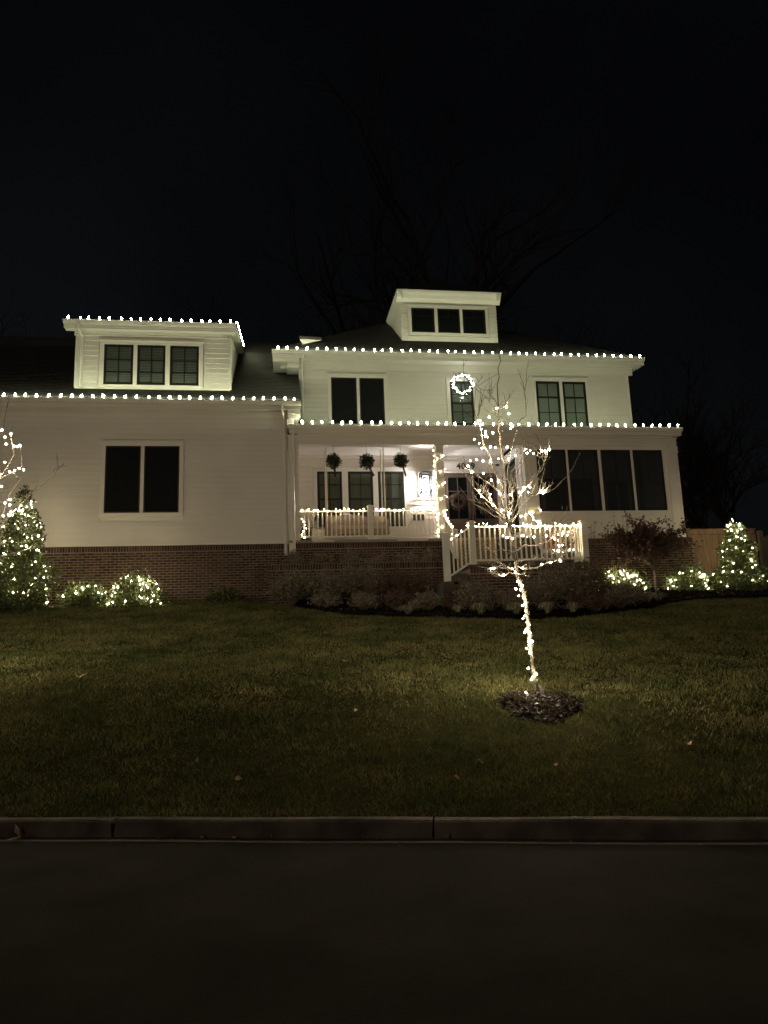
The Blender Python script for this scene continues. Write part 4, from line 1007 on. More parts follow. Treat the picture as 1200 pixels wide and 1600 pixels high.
# potted shrubs on the landing, right part
def shrub_mesh(parent, c, w_, h, rg, nst=30, leafm='shrub_leaf', nleaf=500, ls=(0.03, 0.06), twigm='twig', tw=0.006, dome=0.55, low=0.12, flat=1.0, side=1.0):
    """many-stemmed shrub: bent stems fanning from the base, side twigs, leaves near the tips"""
    b = MB(); lf = MB(); tips = []
    for i in range(nst):
        a = rg.uniform(0, 6.283); sp = rg.random() ** 0.6; hh = h * rg.uniform(0.65, 1.05) * (1 - dome * sp * sp)
        e = Vector((math.cos(a) * sp * w_, math.sin(a) * sp * w_ * flat, hh)); p0 = Vector((c[0] + e.x * 0.12, c[1] + e.y * 0.12, c[2]))
        m1 = p0 + Vector((e.x * 0.35, e.y * 0.35, hh * 0.55)); p1 = Vector((c[0], c[1], c[2])) + e
        b.tube([p0, m1, p1], [tw, tw * .8, tw * .4], 3, cap=False)
        for k in range(4):
            f = rg.uniform(0.35, 1.0); q = m1 + (p1 - m1) * ((f - .35) / .65); d = Vector((rg.gauss(0, 1), rg.gauss(0, flat), rg.gauss(.4, .8))).normalized() * rg.uniform(.1, .28) * h * side
            b.tube([q, q + d * .6 + Vector((0, 0, .02)), q + d], [tw * .6, tw * .5, tw * .3], 3, cap=False); tips += [(q, q + d)]
        tips.append((m1, p1))
    for i in range(nleaf):
        q0, q1 = rg.choice(tips); f = rg.uniform(0.1, 1.05); p = q0 + (q1 - q0) * f
        if p.z < c[2] + low: continue
        lf.leaf(p + Vector((rg.gauss(0, .03), rg.gauss(0, .03), rg.gauss(0, .03))), rg.uniform(*ls), rg, None, 0.5)
    obj('stems', b, M[twigm], parent)
    if lf.v: stuff(obj('foliage', lf, M[leafm], parent))
    return tips

def potted(x, y, w_, h, leafm, label, seed):
    t = thing('potted_shrub', (x, y, LZ), label, 'potted plant', 'potted plants on the stair landing')
    obj('pot', MB().lathe((x, y, LZ), [(0.13, 0.002), (0.17, 0.2), (0.19, 0.36), (0.16, 0.37), (0.15, 0.32)], 12), M['pot'], t, True)
    shrub_mesh(t, (x, y, LZ + 0.33), w_, h, random.Random(seed), 22, leafm, 420, (0.05, 0.10), low=0.0)
potted(7.92, 20.35, 0.34, 0.72, 'orange_leaf', 'potted shrub with orange-brown dry leaves behind the right part of the stair railing', 31)
potted(8.40, 20.30, 0.30, 0.66, 'dry_leaf', 'potted shrub with dark brown leaves at the right end of the stair landing', 32)
potted(7.02, 20.9, 0.30, 0.80, 'shrub_leaf', 'potted grey-green shrub behind the tree trunk, near the front doors', 33)
rr = random.Random(77)
mini_string('amber lights tangled in the dry potted shrubs right of the tree', [(7.75 + rr.random() * 0.85, 20.1 + rr.random() * 0.3, LZ + 0.25 + rr.random() * 0.85) for _ in range(22)], 'lights in the shrubs', wire=False)

# ================================================================ lit young trees
def bare_tree(name, label, trunk, branches, at, seed, group, dx=0.0, twigs=1.0, flip=False, scale=1.0):
    r = random.Random(seed)
    def T(p):
        q = (at[0] + (p[0] - TREE[0]) * (-1 if flip else 1) * scale, at[1] + (p[1] - TREE[1]) * scale, at[2] + (p[2] - TZ) * scale); return q
    t = thing(name, at, label, 'tree', group)
    pts, r0, r1 = trunk; n = len(pts)
    P = [T(p) for p in pts]; P = [(P[0][0], P[0][1], P[0][2] - 0.12)] + P
    obj('trunk', MB().tube(P, [r0 * 1.3] + [(r0 + (r1 - r0) * i / (n - 1)) * 0.86 * scale for i in range(n)], 8), M['trunk_bark'], t, True)
    for bp_, a, c in branches:
        b = MB(); Q = [Vector(T(p)) for p in bp_]; m = len(Q)
        S_ = [Q[0]]
        for i in range(m - 1):                                     # slight zig-zag between joints
            mid = (Q[i] + Q[i + 1]) / 2 + Vector((r.gauss(0, .012), r.gauss(0, .02), r.gauss(0, .012))); S_ += [mid, Q[i + 1]]
        k = len(S_); b.tube(S_, [max(0.003, (a + (c - a) * i / (k - 1)) * scale) for i in range(k)], 5)
        for j in range(int(twigs * (2 + m * 0.9))):
            i = r.randrange(1, k - 1); p = S_[i]; d0 = (S_[i + 1] - S_[i - 1]).normalized()
            d = (d0 * 0.8 + Vector((r.gauss(0, .6), r.gauss(0, .6), abs(r.gauss(0.35, .4))))).normalized() * r.uniform(0.10, 0.38)
            b.tube([p, p + d * .5 + Vector((r.gauss(0, .01), 0, r.gauss(.01, .01))), p + d], [.0042, .0035, .002], 3, cap=False)
            if r.random() < .5:
                p2 = p + d * .6; d2 = (d.normalized() + Vector((r.gauss(0, .5), r.gauss(0, .5), r.gauss(.3, .4)))).normalized() * r.uniform(.06, .16)
                b.tube([p2, p2 + d2], [.003, .0018], 3, cap=False)
        obj('branch', b, M['bark'], t)
    return t, T
TRUNK = ([[3.53, 9.99, 0.813], [3.503, 9.99, 1.19], [3.477, 9.99, 1.712], [3.451, 9.99, 2.243], [3.354, 9.99, 2.548], [3.357, 9.99, 2.705], [3.34, 9.99, 2.862], [3.325, 9.99, 3.06], [3.298, 9.99, 3.21], [3.27, 9.99, 3.34]], 0.036, 0.026)
BRANCHES = [([[3.27, 9.99, 3.34], [3.254, 9.998, 3.482], [3.243, 10.005, 3.686], [3.247, 10.013, 3.871], [3.294, 10.021, 4.16], [3.267, 10.028, 4.349], [3.262, 10.036, 4.559], [3.266, 10.044, 4.772], [3.264, 10.052, 4.774], [3.268, 10.059, 5.022], [3.274, 10.067, 5.351], [3.306, 10.075, 5.625], [3.333, 10.082, 5.84], [3.337, 10.09, 5.945]], 0.024, 0.003), ([[3.241, 9.99, 3.723], [3.205, 9.955, 3.817], [3.14, 9.92, 3.921], [3.069, 9.885, 4.085], [2.984, 9.85, 4.299], [2.922, 9.815, 4.431], [2.89, 9.78, 4.645], [2.848, 9.745, 4.712], [2.802, 9.71, 4.851], [2.75, 9.675, 4.952], [2.729, 9.64, 4.987]], 0.016, 0.003), ([[2.831, 9.69, 4.751], [2.862, 9.66, 4.873], [2.881, 9.63, 5.014], [2.875, 9.6, 5.116], [2.843, 9.57, 5.208], [2.807, 9.54, 5.272]], 0.006, 0.002), ([[3.269, 9.99, 3.32], [3.231, 10.061, 3.404], [3.138, 10.133, 3.539], [2.973, 10.204, 3.719], [2.89, 10.276, 3.848], [2.895, 10.347, 4.042], [2.86, 10.419, 4.214], [2.815, 10.49, 4.376]], 0.017, 0.003), ([[3.243, 9.99, 3.602], [3.149, 9.865, 3.697], [2.957, 9.74, 3.79], [2.741, 9.615, 3.895], [2.639, 9.49, 3.904]], 0.01, 0.003), ([[3.251, 9.99, 3.26], [3.087, 9.87, 3.34], [2.916, 9.75, 3.399], [2.7, 9.63, 3.474], [2.567, 9.51, 3.566], [2.443, 9.39, 3.67]], 0.009, 0.003), ([[3.244, 9.99, 3.32], [3.184, 10.165, 3.453], [3.068, 10.34, 3.632], [3.004, 10.515, 3.678], [2.938, 10.69, 3.778]], 0.007, 0.003), ([[3.145, 10.09, 3.521], [3.079, 10.123, 3.63], [3.014, 10.157, 3.77], [2.988, 10.19, 3.86]], 0.006, 0.002), ([[3.328, 9.99, 3.2], [3.4, 10.053, 3.35], [3.514, 10.115, 3.503], [3.66, 10.178, 3.637], [3.861, 10.24, 3.757], [4.047, 10.303, 3.786], [4.269, 10.365, 3.948], [4.501, 10.428, 4.178], [4.678, 10.49, 4.453]], 0.014, 0.003), ([[3.303, 9.99, 3.28], [3.378, 9.919, 3.466], [3.422, 9.847, 3.612], [3.535, 9.776, 3.766], [3.662, 9.704, 3.903], [3.746, 9.633, 4.062], [3.784, 9.561, 4.243], [3.776, 9.49, 4.303]], 0.015, 0.003), ([[3.637, 9.59, 3.902], [3.69, 9.49, 4.025], [3.601, 9.39, 4.117], [3.558, 9.29, 4.284]], 0.007, 0.002), ([[3.296, 9.99, 3.32], [3.37, 10.017, 3.525], [3.395, 10.045, 3.612], [3.384, 10.072, 3.781], [3.35, 10.099, 3.952], [3.39, 10.126, 4.166], [3.482, 10.154, 4.457], [3.571, 10.181, 4.689], [3.642, 10.208, 4.87], [3.748, 10.235, 4.937], [3.767, 10.263, 5.35], [3.855, 10.29, 5.597]], 0.014, 0.003), ([[3.344, 9.99, 2.843], [3.459, 9.89, 2.935], [3.594, 9.79, 2.91], [3.721, 9.69, 2.948], [3.823, 9.59, 3.07], [3.876, 9.49, 3.226], [3.943, 9.39, 3.399]], 0.01, 0.003), ([[3.367, 9.99, 2.665], [3.472, 9.85, 2.599], [3.603, 9.71, 2.62], [3.753, 9.57, 2.663], [3.821, 9.43, 2.721], [3.927, 9.29, 2.807]], 0.011, 0.003), ([[3.387, 9.99, 2.724], [3.634, 10.11, 2.749], [3.869, 10.23, 2.804], [4.092, 10.35, 2.897], [4.28, 10.47, 3.036], [4.385, 10.59, 3.2]], 0.01, 0.003), ([[3.346, 9.99, 2.578], [3.197, 9.865, 2.606], [3.04, 9.74, 2.609], [2.847, 9.615, 2.595], [2.649, 9.49, 2.604]], 0.01, 0.003), ([[3.339, 9.99, 2.558], [3.287, 10.09, 2.579], [3.203, 10.19, 2.536], [3.102, 10.29, 2.564], [2.989, 10.39, 2.617]], 0.009, 0.003), ([[3.335, 9.99, 2.853], [3.294, 10.115, 2.86], [3.255, 10.24, 2.933], [3.125, 10.365, 2.911], [3.019, 10.49, 2.985]], 0.01, 0.003), ([[3.375, 9.99, 2.558], [3.39, 9.89, 2.522], [3.414, 9.79, 2.5]], 0.01, 0.004), ([[3.318, 9.99, 2.608], [3.196, 9.915, 2.641], [3.093, 9.84, 2.654], [2.968, 9.765, 2.59], [2.885, 9.69, 2.556]], 0.008, 0.003), ([[3.24, 9.99, 3.866], [3.364, 10.09, 4.012], [3.578, 10.19, 4.204], [3.668, 10.29, 4.4]], 0.007, 0.002), ([[3.39, 10.09, 3.785], [3.556, 10.19, 3.889], [3.721, 10.29, 3.933], [3.847, 10.39, 3.998]], 0.006, 0.002), ([[3.36, 9.99, 3.52], [3.277, 9.89, 3.661], [3.316, 9.79, 3.82], [3.397, 9.69, 3.996], [3.449, 9.59, 4.07]], 0.006, 0.002), ([[3.495, 10.09, 3.498], [3.605, 10.015, 3.645], [3.725, 9.94, 3.67], [3.786, 9.865, 3.734], [3.763, 9.79, 3.799]], 0.006, 0.002), ([[3.278, 10.09, 5.032], [3.252, 10.157, 5.164], [3.2, 10.223, 5.286], [3.2, 10.29, 5.371]], 0.006, 0.002), ([[3.27, 10.09, 4.845], [3.167, 9.99, 4.919], [3.088, 9.89, 5.03], [3.045, 9.79, 5.187]], 0.006, 0.002), ([[3.275, 10.09, 4.993], [3.36, 10.115, 5.047], [3.418, 10.14, 5.071], [3.447, 10.165, 5.169], [3.507, 10.19, 5.269]], 0.005, 0.002), ([[2.786, 9.69, 4.854], [2.719, 9.69, 4.994], [2.684, 9.69, 5.032], [2.667, 9.69, 5.383], [2.725, 9.69, 5.586]], 0.005, 0.002)]
TREE_BULBS = [[2.895, 9.76, 4.649], [2.898, 9.769, 4.584], [2.964, 9.777, 4.539], [2.958, 9.786, 4.494], [2.993, 9.786, 4.476], [3.147, 10.018, 4.603], [2.799, 9.786, 4.438], [2.871, 9.804, 4.387], [2.912, 9.821, 4.319], [3.035, 9.821, 4.34], [3.166, 10.01, 4.38], [2.896, 10.417, 4.288], [2.993, 10.417, 4.303], [2.923, 9.848, 4.14], [3.033, 9.856, 4.144], [2.854, 10.399, 4.205], [2.852, 9.626, 3.903], [2.655, 9.501, 3.897], [3.151, 9.918, 3.853], [2.986, 9.72, 3.832], [2.955, 10.22, 3.796], [2.97, 10.184, 3.698], [3.083, 10.12, 3.717], [3.147, 9.876, 3.671], [3.099, 10.078, 3.539], [3.072, 10.103, 3.64], [3.355, 10.038, 3.692], [3.314, 9.983, 3.409], [3.503, 10.064, 3.377], [3.218, 10.059, 3.47], [3.41, 9.809, 3.674], [3.527, 9.774, 3.67], [3.473, 9.774, 3.736], [3.205, 10.005, 4.214], [3.386, 10.127, 4.422], [3.498, 10.12, 4.29], [3.387, 10.113, 4.242], [3.707, 10.27, 4.433], [3.787, 10.27, 4.41], [3.735, 10.27, 4.369], [3.5, 9.37, 4.121], [3.607, 9.345, 4.154], [3.802, 9.541, 4.226], [3.74, 9.559, 4.206], [3.749, 9.883, 3.704], [3.964, 10.252, 3.793], [3.919, 10.236, 3.756], [3.552, 9.756, 3.736], [3.186, 9.97, 3.083], [3.245, 9.97, 3.058], [3.44, 9.87, 3.068], [3.321, 9.97, 3.042], [3.801, 9.62, 2.983], [3.614, 9.69, 2.638], [3.702, 9.585, 2.651], [3.804, 9.48, 2.659], [2.882, 9.626, 2.585], [2.929, 9.658, 2.595], [3.211, 10.145, 2.547], [3.414, 9.9, 2.615], [3.282, 9.951, 2.614], [3.329, 9.97, 2.562], [3.47, 10.161, 4.721], [3.507, 10.168, 4.753], [3.575, 9.795, 3.035], [3.697, 9.645, 3.026], [4.165, 10.39, 2.995], [4.144, 10.36, 2.908], [4.298, 10.54, 3.189], [3.245, 10.07, 4.996], [3.41, 10.12, 5.036], [3.101, 9.995, 4.835], [3.442, 10.12, 4.93], [2.881, 9.734, 4.695], [2.897, 9.76, 4.651], [2.895, 9.769, 4.581], [2.964, 9.777, 4.554]]
TRUNK_BULBS = [[3.341, 9.93, 2.428], [3.402, 9.93, 2.373], [3.37, 9.93, 2.312], [3.307, 9.93, 2.331], [3.346, 9.93, 2.232], [3.409, 9.93, 2.204], [3.431, 9.93, 2.124], [3.383, 9.93, 2.099], [3.423, 9.93, 2.018], [3.41, 9.93, 1.957], [3.38, 9.93, 1.923], [3.431, 9.93, 1.869], [3.465, 9.93, 1.833], [3.414, 9.93, 1.765], [3.466, 9.93, 1.72], [3.393, 9.93, 1.731], [3.439, 9.93, 1.607], [3.494, 9.93, 1.606], [3.405, 9.93, 1.513], [3.446, 9.93, 1.451], [3.445, 9.93, 1.555], [3.413, 9.93, 1.246], [3.516, 9.93, 1.165], [3.459, 9.93, 1.125], [3.438, 9.93, 1.092], [3.353, 9.93, 0.926]]
TZ = TRUNK[0][0][2]
bare_tree('young_tree', 'bare young tree with lights wound up its trunk, in the mulch ring on the lawn', TRUNK, BRANCHES, (TREE[0], TREE[1], TZ), 5, 'bare lit young trees on the lawn')
tl = thing('tree_lights', (TREE[0], TREE[1], TZ), 'amber lights wound up the trunk and branches of the bare tree in the mulch ring', 'string lights', 'light strings on the young trees')
r = random.Random(12)
for p in TREE_BULBS + TRUNK_BULBS: inst('bulb', tree_me, p, tl, rot=(r.uniform(-1.3, 1.3), r.uniform(-1.3, 1.3), 0), scale=(lambda s: (s, s, s))(r.uniform(.6, 1.12)))
hx = []
for i in range(150):
    f = i / 149; z = TZ + 0.15 + f * 1.95; k = min(len(TRUNK[0]) - 2, max(0, next((j for j in range(len(TRUNK[0]) - 1) if TRUNK[0][j + 1][2] >= z), 0)))
    a, c = TRUNK[0][k], TRUNK[0][k + 1]; g = (z - a[2]) / max(1e-6, c[2] - a[2]); rad = 0.042
    hx.append((a[0] + (c[0] - a[0]) * g + rad * math.cos(i * .55), a[1] + (c[1] - a[1]) * g + rad * math.sin(i * .55), z))
obj('wire', MB().tube(hx, 0.0035, 3), M['wire'], tl)
obj('support_stake', MB().tube([(3.60, 9.70, lawn_z(3.6, 9.7) - .1), (3.56, 9.93, 1.0)], 0.022, 6), M['dark_bark'], tl)

# its neighbour at the left edge of the view
LT = (-4.75, 12.6); LTZ = lawn_z(*LT)
lt, LTf = bare_tree('young_tree', 'bare lit young tree at the left edge, only its branch tips before the garage', TRUNK, BRANCHES, (LT[0], LT[1], LTZ), 8, 'bare lit young trees on the lawn', flip=False)
for bp_, a, c in [([(-5.112, 12.6, 3.36), (-4.776, 12.5, 3.964), (-4.52, 12.4, 4.309), (-4.35, 12.3, 4.486), (-4.253, 12.3, 4.655), (-4.158, 12.3, 4.868), (-4.187, 12.2, 5.128), (-4.168, 12.2, 5.321)], .013, .003),
                  ([(-5.146, 12.6, 3.155), (-4.783, 12.6, 3.459), (-4.377, 12.5, 3.73), (-4.179, 12.4, 3.898), (-4.042, 12.4, 4.065), (-3.761, 12.3, 4.337)], .012, .003),
                  ([(-4.47, 12.5, 3.668), (-4.313, 12.4, 3.889), (-4.256, 12.4, 4.087), (-4.182, 12.3, 4.223), (-3.989, 12.2, 4.462)], .008, .003), ([(-4.349, 12.3, 4.465), (-4.181, 12.3, 4.571), (-4.021, 12.3, 4.677), (-4.031, 12.2, 4.916), (-4.028, 12.2, 5.054)], .007, .002), ([(-4.181, 12.3, 4.581), (-4.111, 12.3, 4.528), (-4.067, 12.3, 4.423)], .005, .002)]:
    bb = MB(); nn = len(bp_); bb.tube(bp_, [a + (c - a) * i / (nn - 1) for i in range(nn)], 5); obj('branch', bb, M['bark'], lt)
LEFT_BULBS = [(-4.329, 12.2, 5.244), (-4.274, 12.2, 5.127), (-4.19, 12.2, 5.181), (-4.131, 12.2, 4.979), (-4.082, 12.2, 4.969), (-4.044, 12.2, 4.99), (-3.966, 12.2, 4.588), (-4.035, 12.2, 4.609), (-4.1, 12.2, 4.578), (-4.176, 12.2, 4.557), (-4.318, 12.2, 4.515), (-4.216, 12.2, 4.047), (-4.148, 12.2, 4.016), (-4.0, 12.2, 3.922), (-3.953, 12.2, 3.932), (-4.233, 12.2, 3.842), (-4.123, 12.2, 3.902), (-4.149, 12.2, 3.851), (-4.288, 12.2, 4.317), (-4.248, 12.2, 5.011)]
tl2 = thing('tree_lights', (LT[0], LT[1], LTZ), 'amber lights on the branch tips at the left edge, before the garage wall', 'string lights', 'light strings on the young trees')
for p in [LTf(q) for q in (TREE_BULBS + TRUNK_BULBS)[::2]] + LEFT_BULBS: inst('bulb', tree_me, p, tl2, rot=(r.uniform(-1.3, 1.3), r.uniform(-1.3, 1.3), 0))

# ================================================================ evergreen cones and shrubs with lights
def cone_tree(x, y, z, R0, H, label, n, nb, seed, knob=False):
    n = int(n * 2.1); r = random.Random(seed); t = thing('evergreen_cone', (x, y, z), label, 'evergreen tree', 'lit evergreen cones by the house')
    obj('trunk', MB().tube([(x, y, z - .1), (x, y, z + H * .85)], [.06, .015], 6), M['twig'], t)
    def rad(f): return R0 * (1 - f) ** 0.8 * (0.88 + 0.20 * math.sin(f * 17 + seed)) + 0.05
    b = MB()
    for i in range(n):
        f = 1 - math.sqrt(1 - r.random() * .995); a = r.uniform(0, 6.283)
        if knob and 0.80 < f < 0.86: continue
        lump = 1 + 0.24 * math.sin(a * 3 + f * 11 + seed) * math.sin(f * 23 + a) + 0.10 * math.sin(a * 7 - f * 31)
        q = rad(f) * lump * (r.random() ** 0.45 if r.random() < .8 else r.uniform(0.95, 1.22)); d = Vector((math.cos(a), math.sin(a), r.uniform(-.1, .9)))
        b.leaf((x + q * math.cos(a), y + q * math.sin(a), z + 0.08 + f * H), r.uniform(0.06, 0.125), r, d, 0.55)
    if knob:
        for i in range(260):
            d = Vector((r.gauss(0, 1), r.gauss(0, 1), r.gauss(0, 1))).normalized(); q = r.uniform(.05, .16)
            b.leaf((x + d.x * q, y + d.y * q, z + H * .95 + d.z * q * 1.6), r.uniform(.06, .11), r, d)
    stuff(obj('foliage', b, M['holly'], t))
    tl = thing('bush_lights', (x, y, z), 'amber lights in the ' + label.split(',')[0].split(' standing')[0], 'string lights', 'light strings in the evergreens')
    for i in range(nb):
        f = 0.03 + (0.76 if knob else 0.88) * (i / nb); f = 1 - (1 - f) ** 1.25; a = i * 0.62 + r.uniform(-.45, .45)
        q = rad(f) * 1.0
        inst('bulb', bush_me, (x + q * math.cos(a), y + q * math.sin(a), z + .1 + f * H + r.uniform(-.12, .12)), tl, rot=(r.uniform(-1, 1), r.uniform(-1, 1), 0))
    return t
cone_tree(-7.15, 22.2, 2.93, 0.95, 3.55, 'tall lit evergreen cone with a dark leafy tip, before the garage wall at the left', 5200, 84, 41, knob=True)
cone_tree(15.35, 22.7, 2.85, 0.90, 2.55, 'lit evergreen cone standing before the tan wooden fence at the right', 4600, 74, 42)

def lit_bush(x, y, z, rx, h, label, n, nb, seed, zl=(0.0, 0.9), leafm='holly', ry=0.55, more=''):
    r = random.Random(seed); t = thing('evergreen_bush', (x, y, z), label, 'bush', 'low evergreen bushes by the house walls')
    n = int(n * 1.5); b = MB(); st = MB()
    for k in range(9): a = r.uniform(0, 6.28); st.tube([(x + .1 * math.cos(a), y + .08 * math.sin(a), z - .05), (x + rx * .5 * math.cos(a), y + ry * .5 * math.sin(a), z + h * .7)], [.012, .005], 4)
    obj('stems', st, M['twig'], t)
    for i in range(n):
        d = Vector((r.gauss(0, 1), r.gauss(0, 1), abs(r.gauss(0, 1)))).normalized(); q = r.random() ** .4 * (1 + .24 * math.sin(d.x * 7 + seed) * math.sin(d.z * 9 + d.y * 5)) * (r.uniform(1.05, 1.4) if r.random() < .12 else 1)
        b.leaf((x + d.x * q * rx, y + d.y * q * ry, z + d.z * q * h), r.uniform(.06, .12), r, d, .5)
    stuff(obj('foliage', b, M[leafm], t))
    if nb:
        tl = thing('bush_lights', (x, y, z), 'amber lights in the ' + label.split(',')[0].replace('lit ', '').replace('brightly ', '') + more, 'string lights', 'light strings in the evergreens')
        for i in range(nb):
            a = r.uniform(math.pi * 1.0, math.pi * 2.0); f = r.uniform(*zl); q = math.sqrt(max(0, 1 - f * f)) * r.uniform(.85, 1.03)
            inst('bulb', bush_me, (x + math.cos(a) * q * rx, y + math.sin(a) * q * ry, z + f * h), tl, rot=(r.uniform(-1, 1), r.uniform(-1, 1), 0))
    return t
lit_bush(-5.62, 23.1, 3.05, 0.72, 0.80, 'lit low evergreen bush beside the tall cone, left of the pair under the garage window', 1900, 16, 51, (0.35, .8))
lit_bush(-4.15, 23.1, 3.08, 0.85, 0.92, 'brightly lit low evergreen bush directly under the garage window', 2400, 40, 52, (.02, .95))
lit_bush(11.15, 22.9, 3.0, 0.98, 0.85, 'lit low evergreen bush below the screened windows, left of the thin brown tree stem', 2800, 46, 53, (.05, .9), more=' left of the thin stem')
lit_bush(13.55, 22.9, 2.96, 0.78, 0.98, 'lit low evergreen bush right of the thin brown tree stem, beside the fence', 2600, 34, 54, (.02, .75))
lit_bush(-1.55, 23.2, 3.1, 0.55, 0.42, 'small dark unlit bush at the foot of the brick base, right of the lit bushes', 700, 0, 55)

# brown-leaved small tree in front of the screened porch
def small_brown_tree():
    x, y, z = 12.15, 22.4, 2.93; r = random.Random(61)
    t = thing('small_brown_tree', (x, y, z), 'thin-stemmed small tree with a broad brown leafy head before the screened windows', 'tree')
    obj('trunk', MB().tube([(x, y, z - .1), (x + .02, y, z + .6), (x - .02, y, z + 1.1)], [.05, .042, .036], 7), M['twig'], t)
    b = MB(); tips = []
    for i in range(34):
        a = r.uniform(0, 6.28); sp = r.uniform(.2, 1); e = Vector((x + math.cos(a) * sp * 1.45 - .1, y + math.sin(a) * sp * .7, z + 1.45 + r.uniform(.0, 1.0) * (1.05 - .35 * sp)))
        p0 = Vector((x, y, z + r.uniform(.75, 1.1))); m1 = p0.lerp(e, .5) + Vector((0, 0, .12)); b.tube([p0, m1, e], [.016, .011, .004], 4, cap=False); tips.append((m1, e))
        for k in range(5):
            q = m1.lerp(e, r.random()); d = Vector((r.gauss(0, .25), r.gauss(0, .18), r.gauss(.06, .2))); b.tube([q, q + d], [.006, .002], 3, cap=False); tips.append((q, q + d))
    obj('branch', b, M['twig'], t)
    lf = MB()
    for i in range(8200):
        q0, q1 = r.choice(tips); p = q0.lerp(q1, r.uniform(.1, 1.1)) + Vector((r.gauss(0, .06), r.gauss(0, .06), r.gauss(0, .06)))
        lf.leaf(p, r.uniform(.06, .12), r, None, .6)
    stuff(obj('crown', lf, M['dry_leaf'], t))
small_brown_tree()
def reeds(x, y, z, n, h, label, seed):
    r = random.Random(seed); t = thing('tall_perennial', (x, y, z), label, 'plant', 'tall dry perennials by the screened porch'); b = MB(); lf = MB()
    for i in range(n):
        px, py = x + r.gauss(0, .14), y + r.gauss(0, .1); e = Vector((px + r.gauss(0, .16), py + r.gauss(0, .1), z + h * r.uniform(.7, 1.05))); p0 = Vector((px, py, z))
        b.tube([p0, p0.lerp(e, .5) + Vector((r.gauss(0, .03), 0, 0)), e], [.009, .007, .004], 3, cap=False)
        for k in range(14): lf.leaf(p0.lerp(e, r.uniform(.35, 1.0)), r.uniform(.06, .12), r, (r.gauss(0, 1), 0, 1.0), .35)
    obj('stems', b, M['twig'], t); stuff(obj('foliage', lf, M['dry_leaf'], t))
reeds(10.25, 22.9, 3.0, 7, 2.35, 'spindly dry perennial nearest the right post of the stair railing', 1)
reeds(11.10, 22.7, 2.98, 10, 2.75, 'tall feathery dry perennial left of the brown-leaved small tree', 2)

# shrubs of the dark bed before the planter wall and the landing
bed_shrubs = [
    (0.45, 21.7, .60, .95, 'shrub_leaf', 'bare grey shrub at the left end of the planter wall, nearest the garage'),
    (1.45, 21.5, .65, .90, 'shrub_leaf', 'grey twiggy shrub before the planter wall, second from the garage'),
    (2.50, 21.6, .75, 1.15, 'shrub_leaf', 'rounded grey shrub before the middle of the planter wall'),
    (3.45, 21.3, .65, .95, 'dry_leaf', 'brownish twiggy shrub before the planter wall, left of the end newel'),
    (4.20, 20.9, .60, .85, 'dry_leaf', 'low brown shrub at the foot of the short sloping stair rail'),
    (5.25, 19.1, .55, .72, 'shrub_leaf', 'low grey shrub before the left corner of the stair landing'),
    (7.15, 18.95, .62, 1.10, 'shrub_leaf', 'tall grey shrub just right of the tree trunk, before the landing'),
    (7.95, 18.9, .66, 1.28, 'shrub_leaf', 'tall bare shrub before the right half of the stair landing'),
    (8.45, 19.1, .50, 1.22, 'dry_leaf', 'tall brown shrub at the right corner of the stair landing'),
    (9.2, 19.6, .45, .5, 'dry_leaf', 'brown shrub right of the stair landing, left of the lit bushes'),
    (10.30, 20.9, .45, .36, 'shrub_leaf', 'low grey shrub in the bed below the lit bush left of the thin stem'),
    (9.1, 18.75, .50, .60, 'shrub_leaf', 'low grey shrub at the front bed edge, right of the landing'),
]
for i, (x, y, w_, h, lm, lab) in enumerate(bed_shrubs):
    z = lawn_z(x, y) + .05; t = thing('bed_shrub', (x, y, z), lab, 'shrub', 'twiggy shrubs of the front bed')
    shrub_mesh(t, (x, y, z), w_ * 1.22, h * 1.12, random.Random(100 + i), 90, lm, 3000, (.035, .085), tw=.007, low=.02)
top_plants = [(0.55, 23.2, .42, .62, 'leafy grey plant in the planter at the foot of the two downspouts'), (1.45, 23.15, .5, .55, 'spreading grey plant in the planter under the white planter box'),
              (2.35, 23.2, .45, .60, 'grey plant in the planter under the swing'), (3.25, 23.15, .5, .48, 'grey plant in the planter under the rail post'),
              (4.15, 23.2, .52, .58, 'dense grey plant in the planter under the wall box'), (4.85, 23.15, .45, .62, 'dense grey plant in the planter nearest the stair railing')]
for i, (x, y, w_, h, lab) in enumerate(top_plants):
    t = thing('planter_plant', (x, y, 4.06), lab, 'plant', 'plants in the raised planter')
    shrub_mesh(t, (x, y, 4.05), w_, h, random.Random(200 + i), 40, 'shrub_leaf', 1500, (.035, .08), tw=.005, low=0.02)

def tuft(x, y, w_, n, label, seed):
    r = random.Random(seed); z = lawn_z(x, y) + .06; b = MB()
    for i in range(n):
        a = r.uniform(0, 6.283); l = w_ * r.uniform(.5, 1.0); h = w_ * r.uniform(.45, 1.0); d = Vector((math.cos(a), math.sin(a), 0)); s = Vector((-d.y, d.x, 0)) * r.uniform(.006, .011)
        p0 = Vector((x, y, z)) + d * r.uniform(0, .06); p1 = p0 + d * l * .45 + Vector((0, 0, h * .85)); p2 = p0 + d * l * .85 + Vector((0, 0, h * .8)); p3 = p0 + d * l * 1.15 + Vector((0, 0, h * .35))
        b.add([p0 - s, p0 + s, p1 + s, p1 - s, p2 + s * .7, p2 - s * .7, p3], [(0, 1, 2, 3), (3, 2, 4, 5), (5, 4, 6)])
    tag(obj('grass_tuft', b, M['strap_leaf'], None, at=(x, y, z)), label, 'grass tuft', 'strap-leaved tufts at the front bed edge')
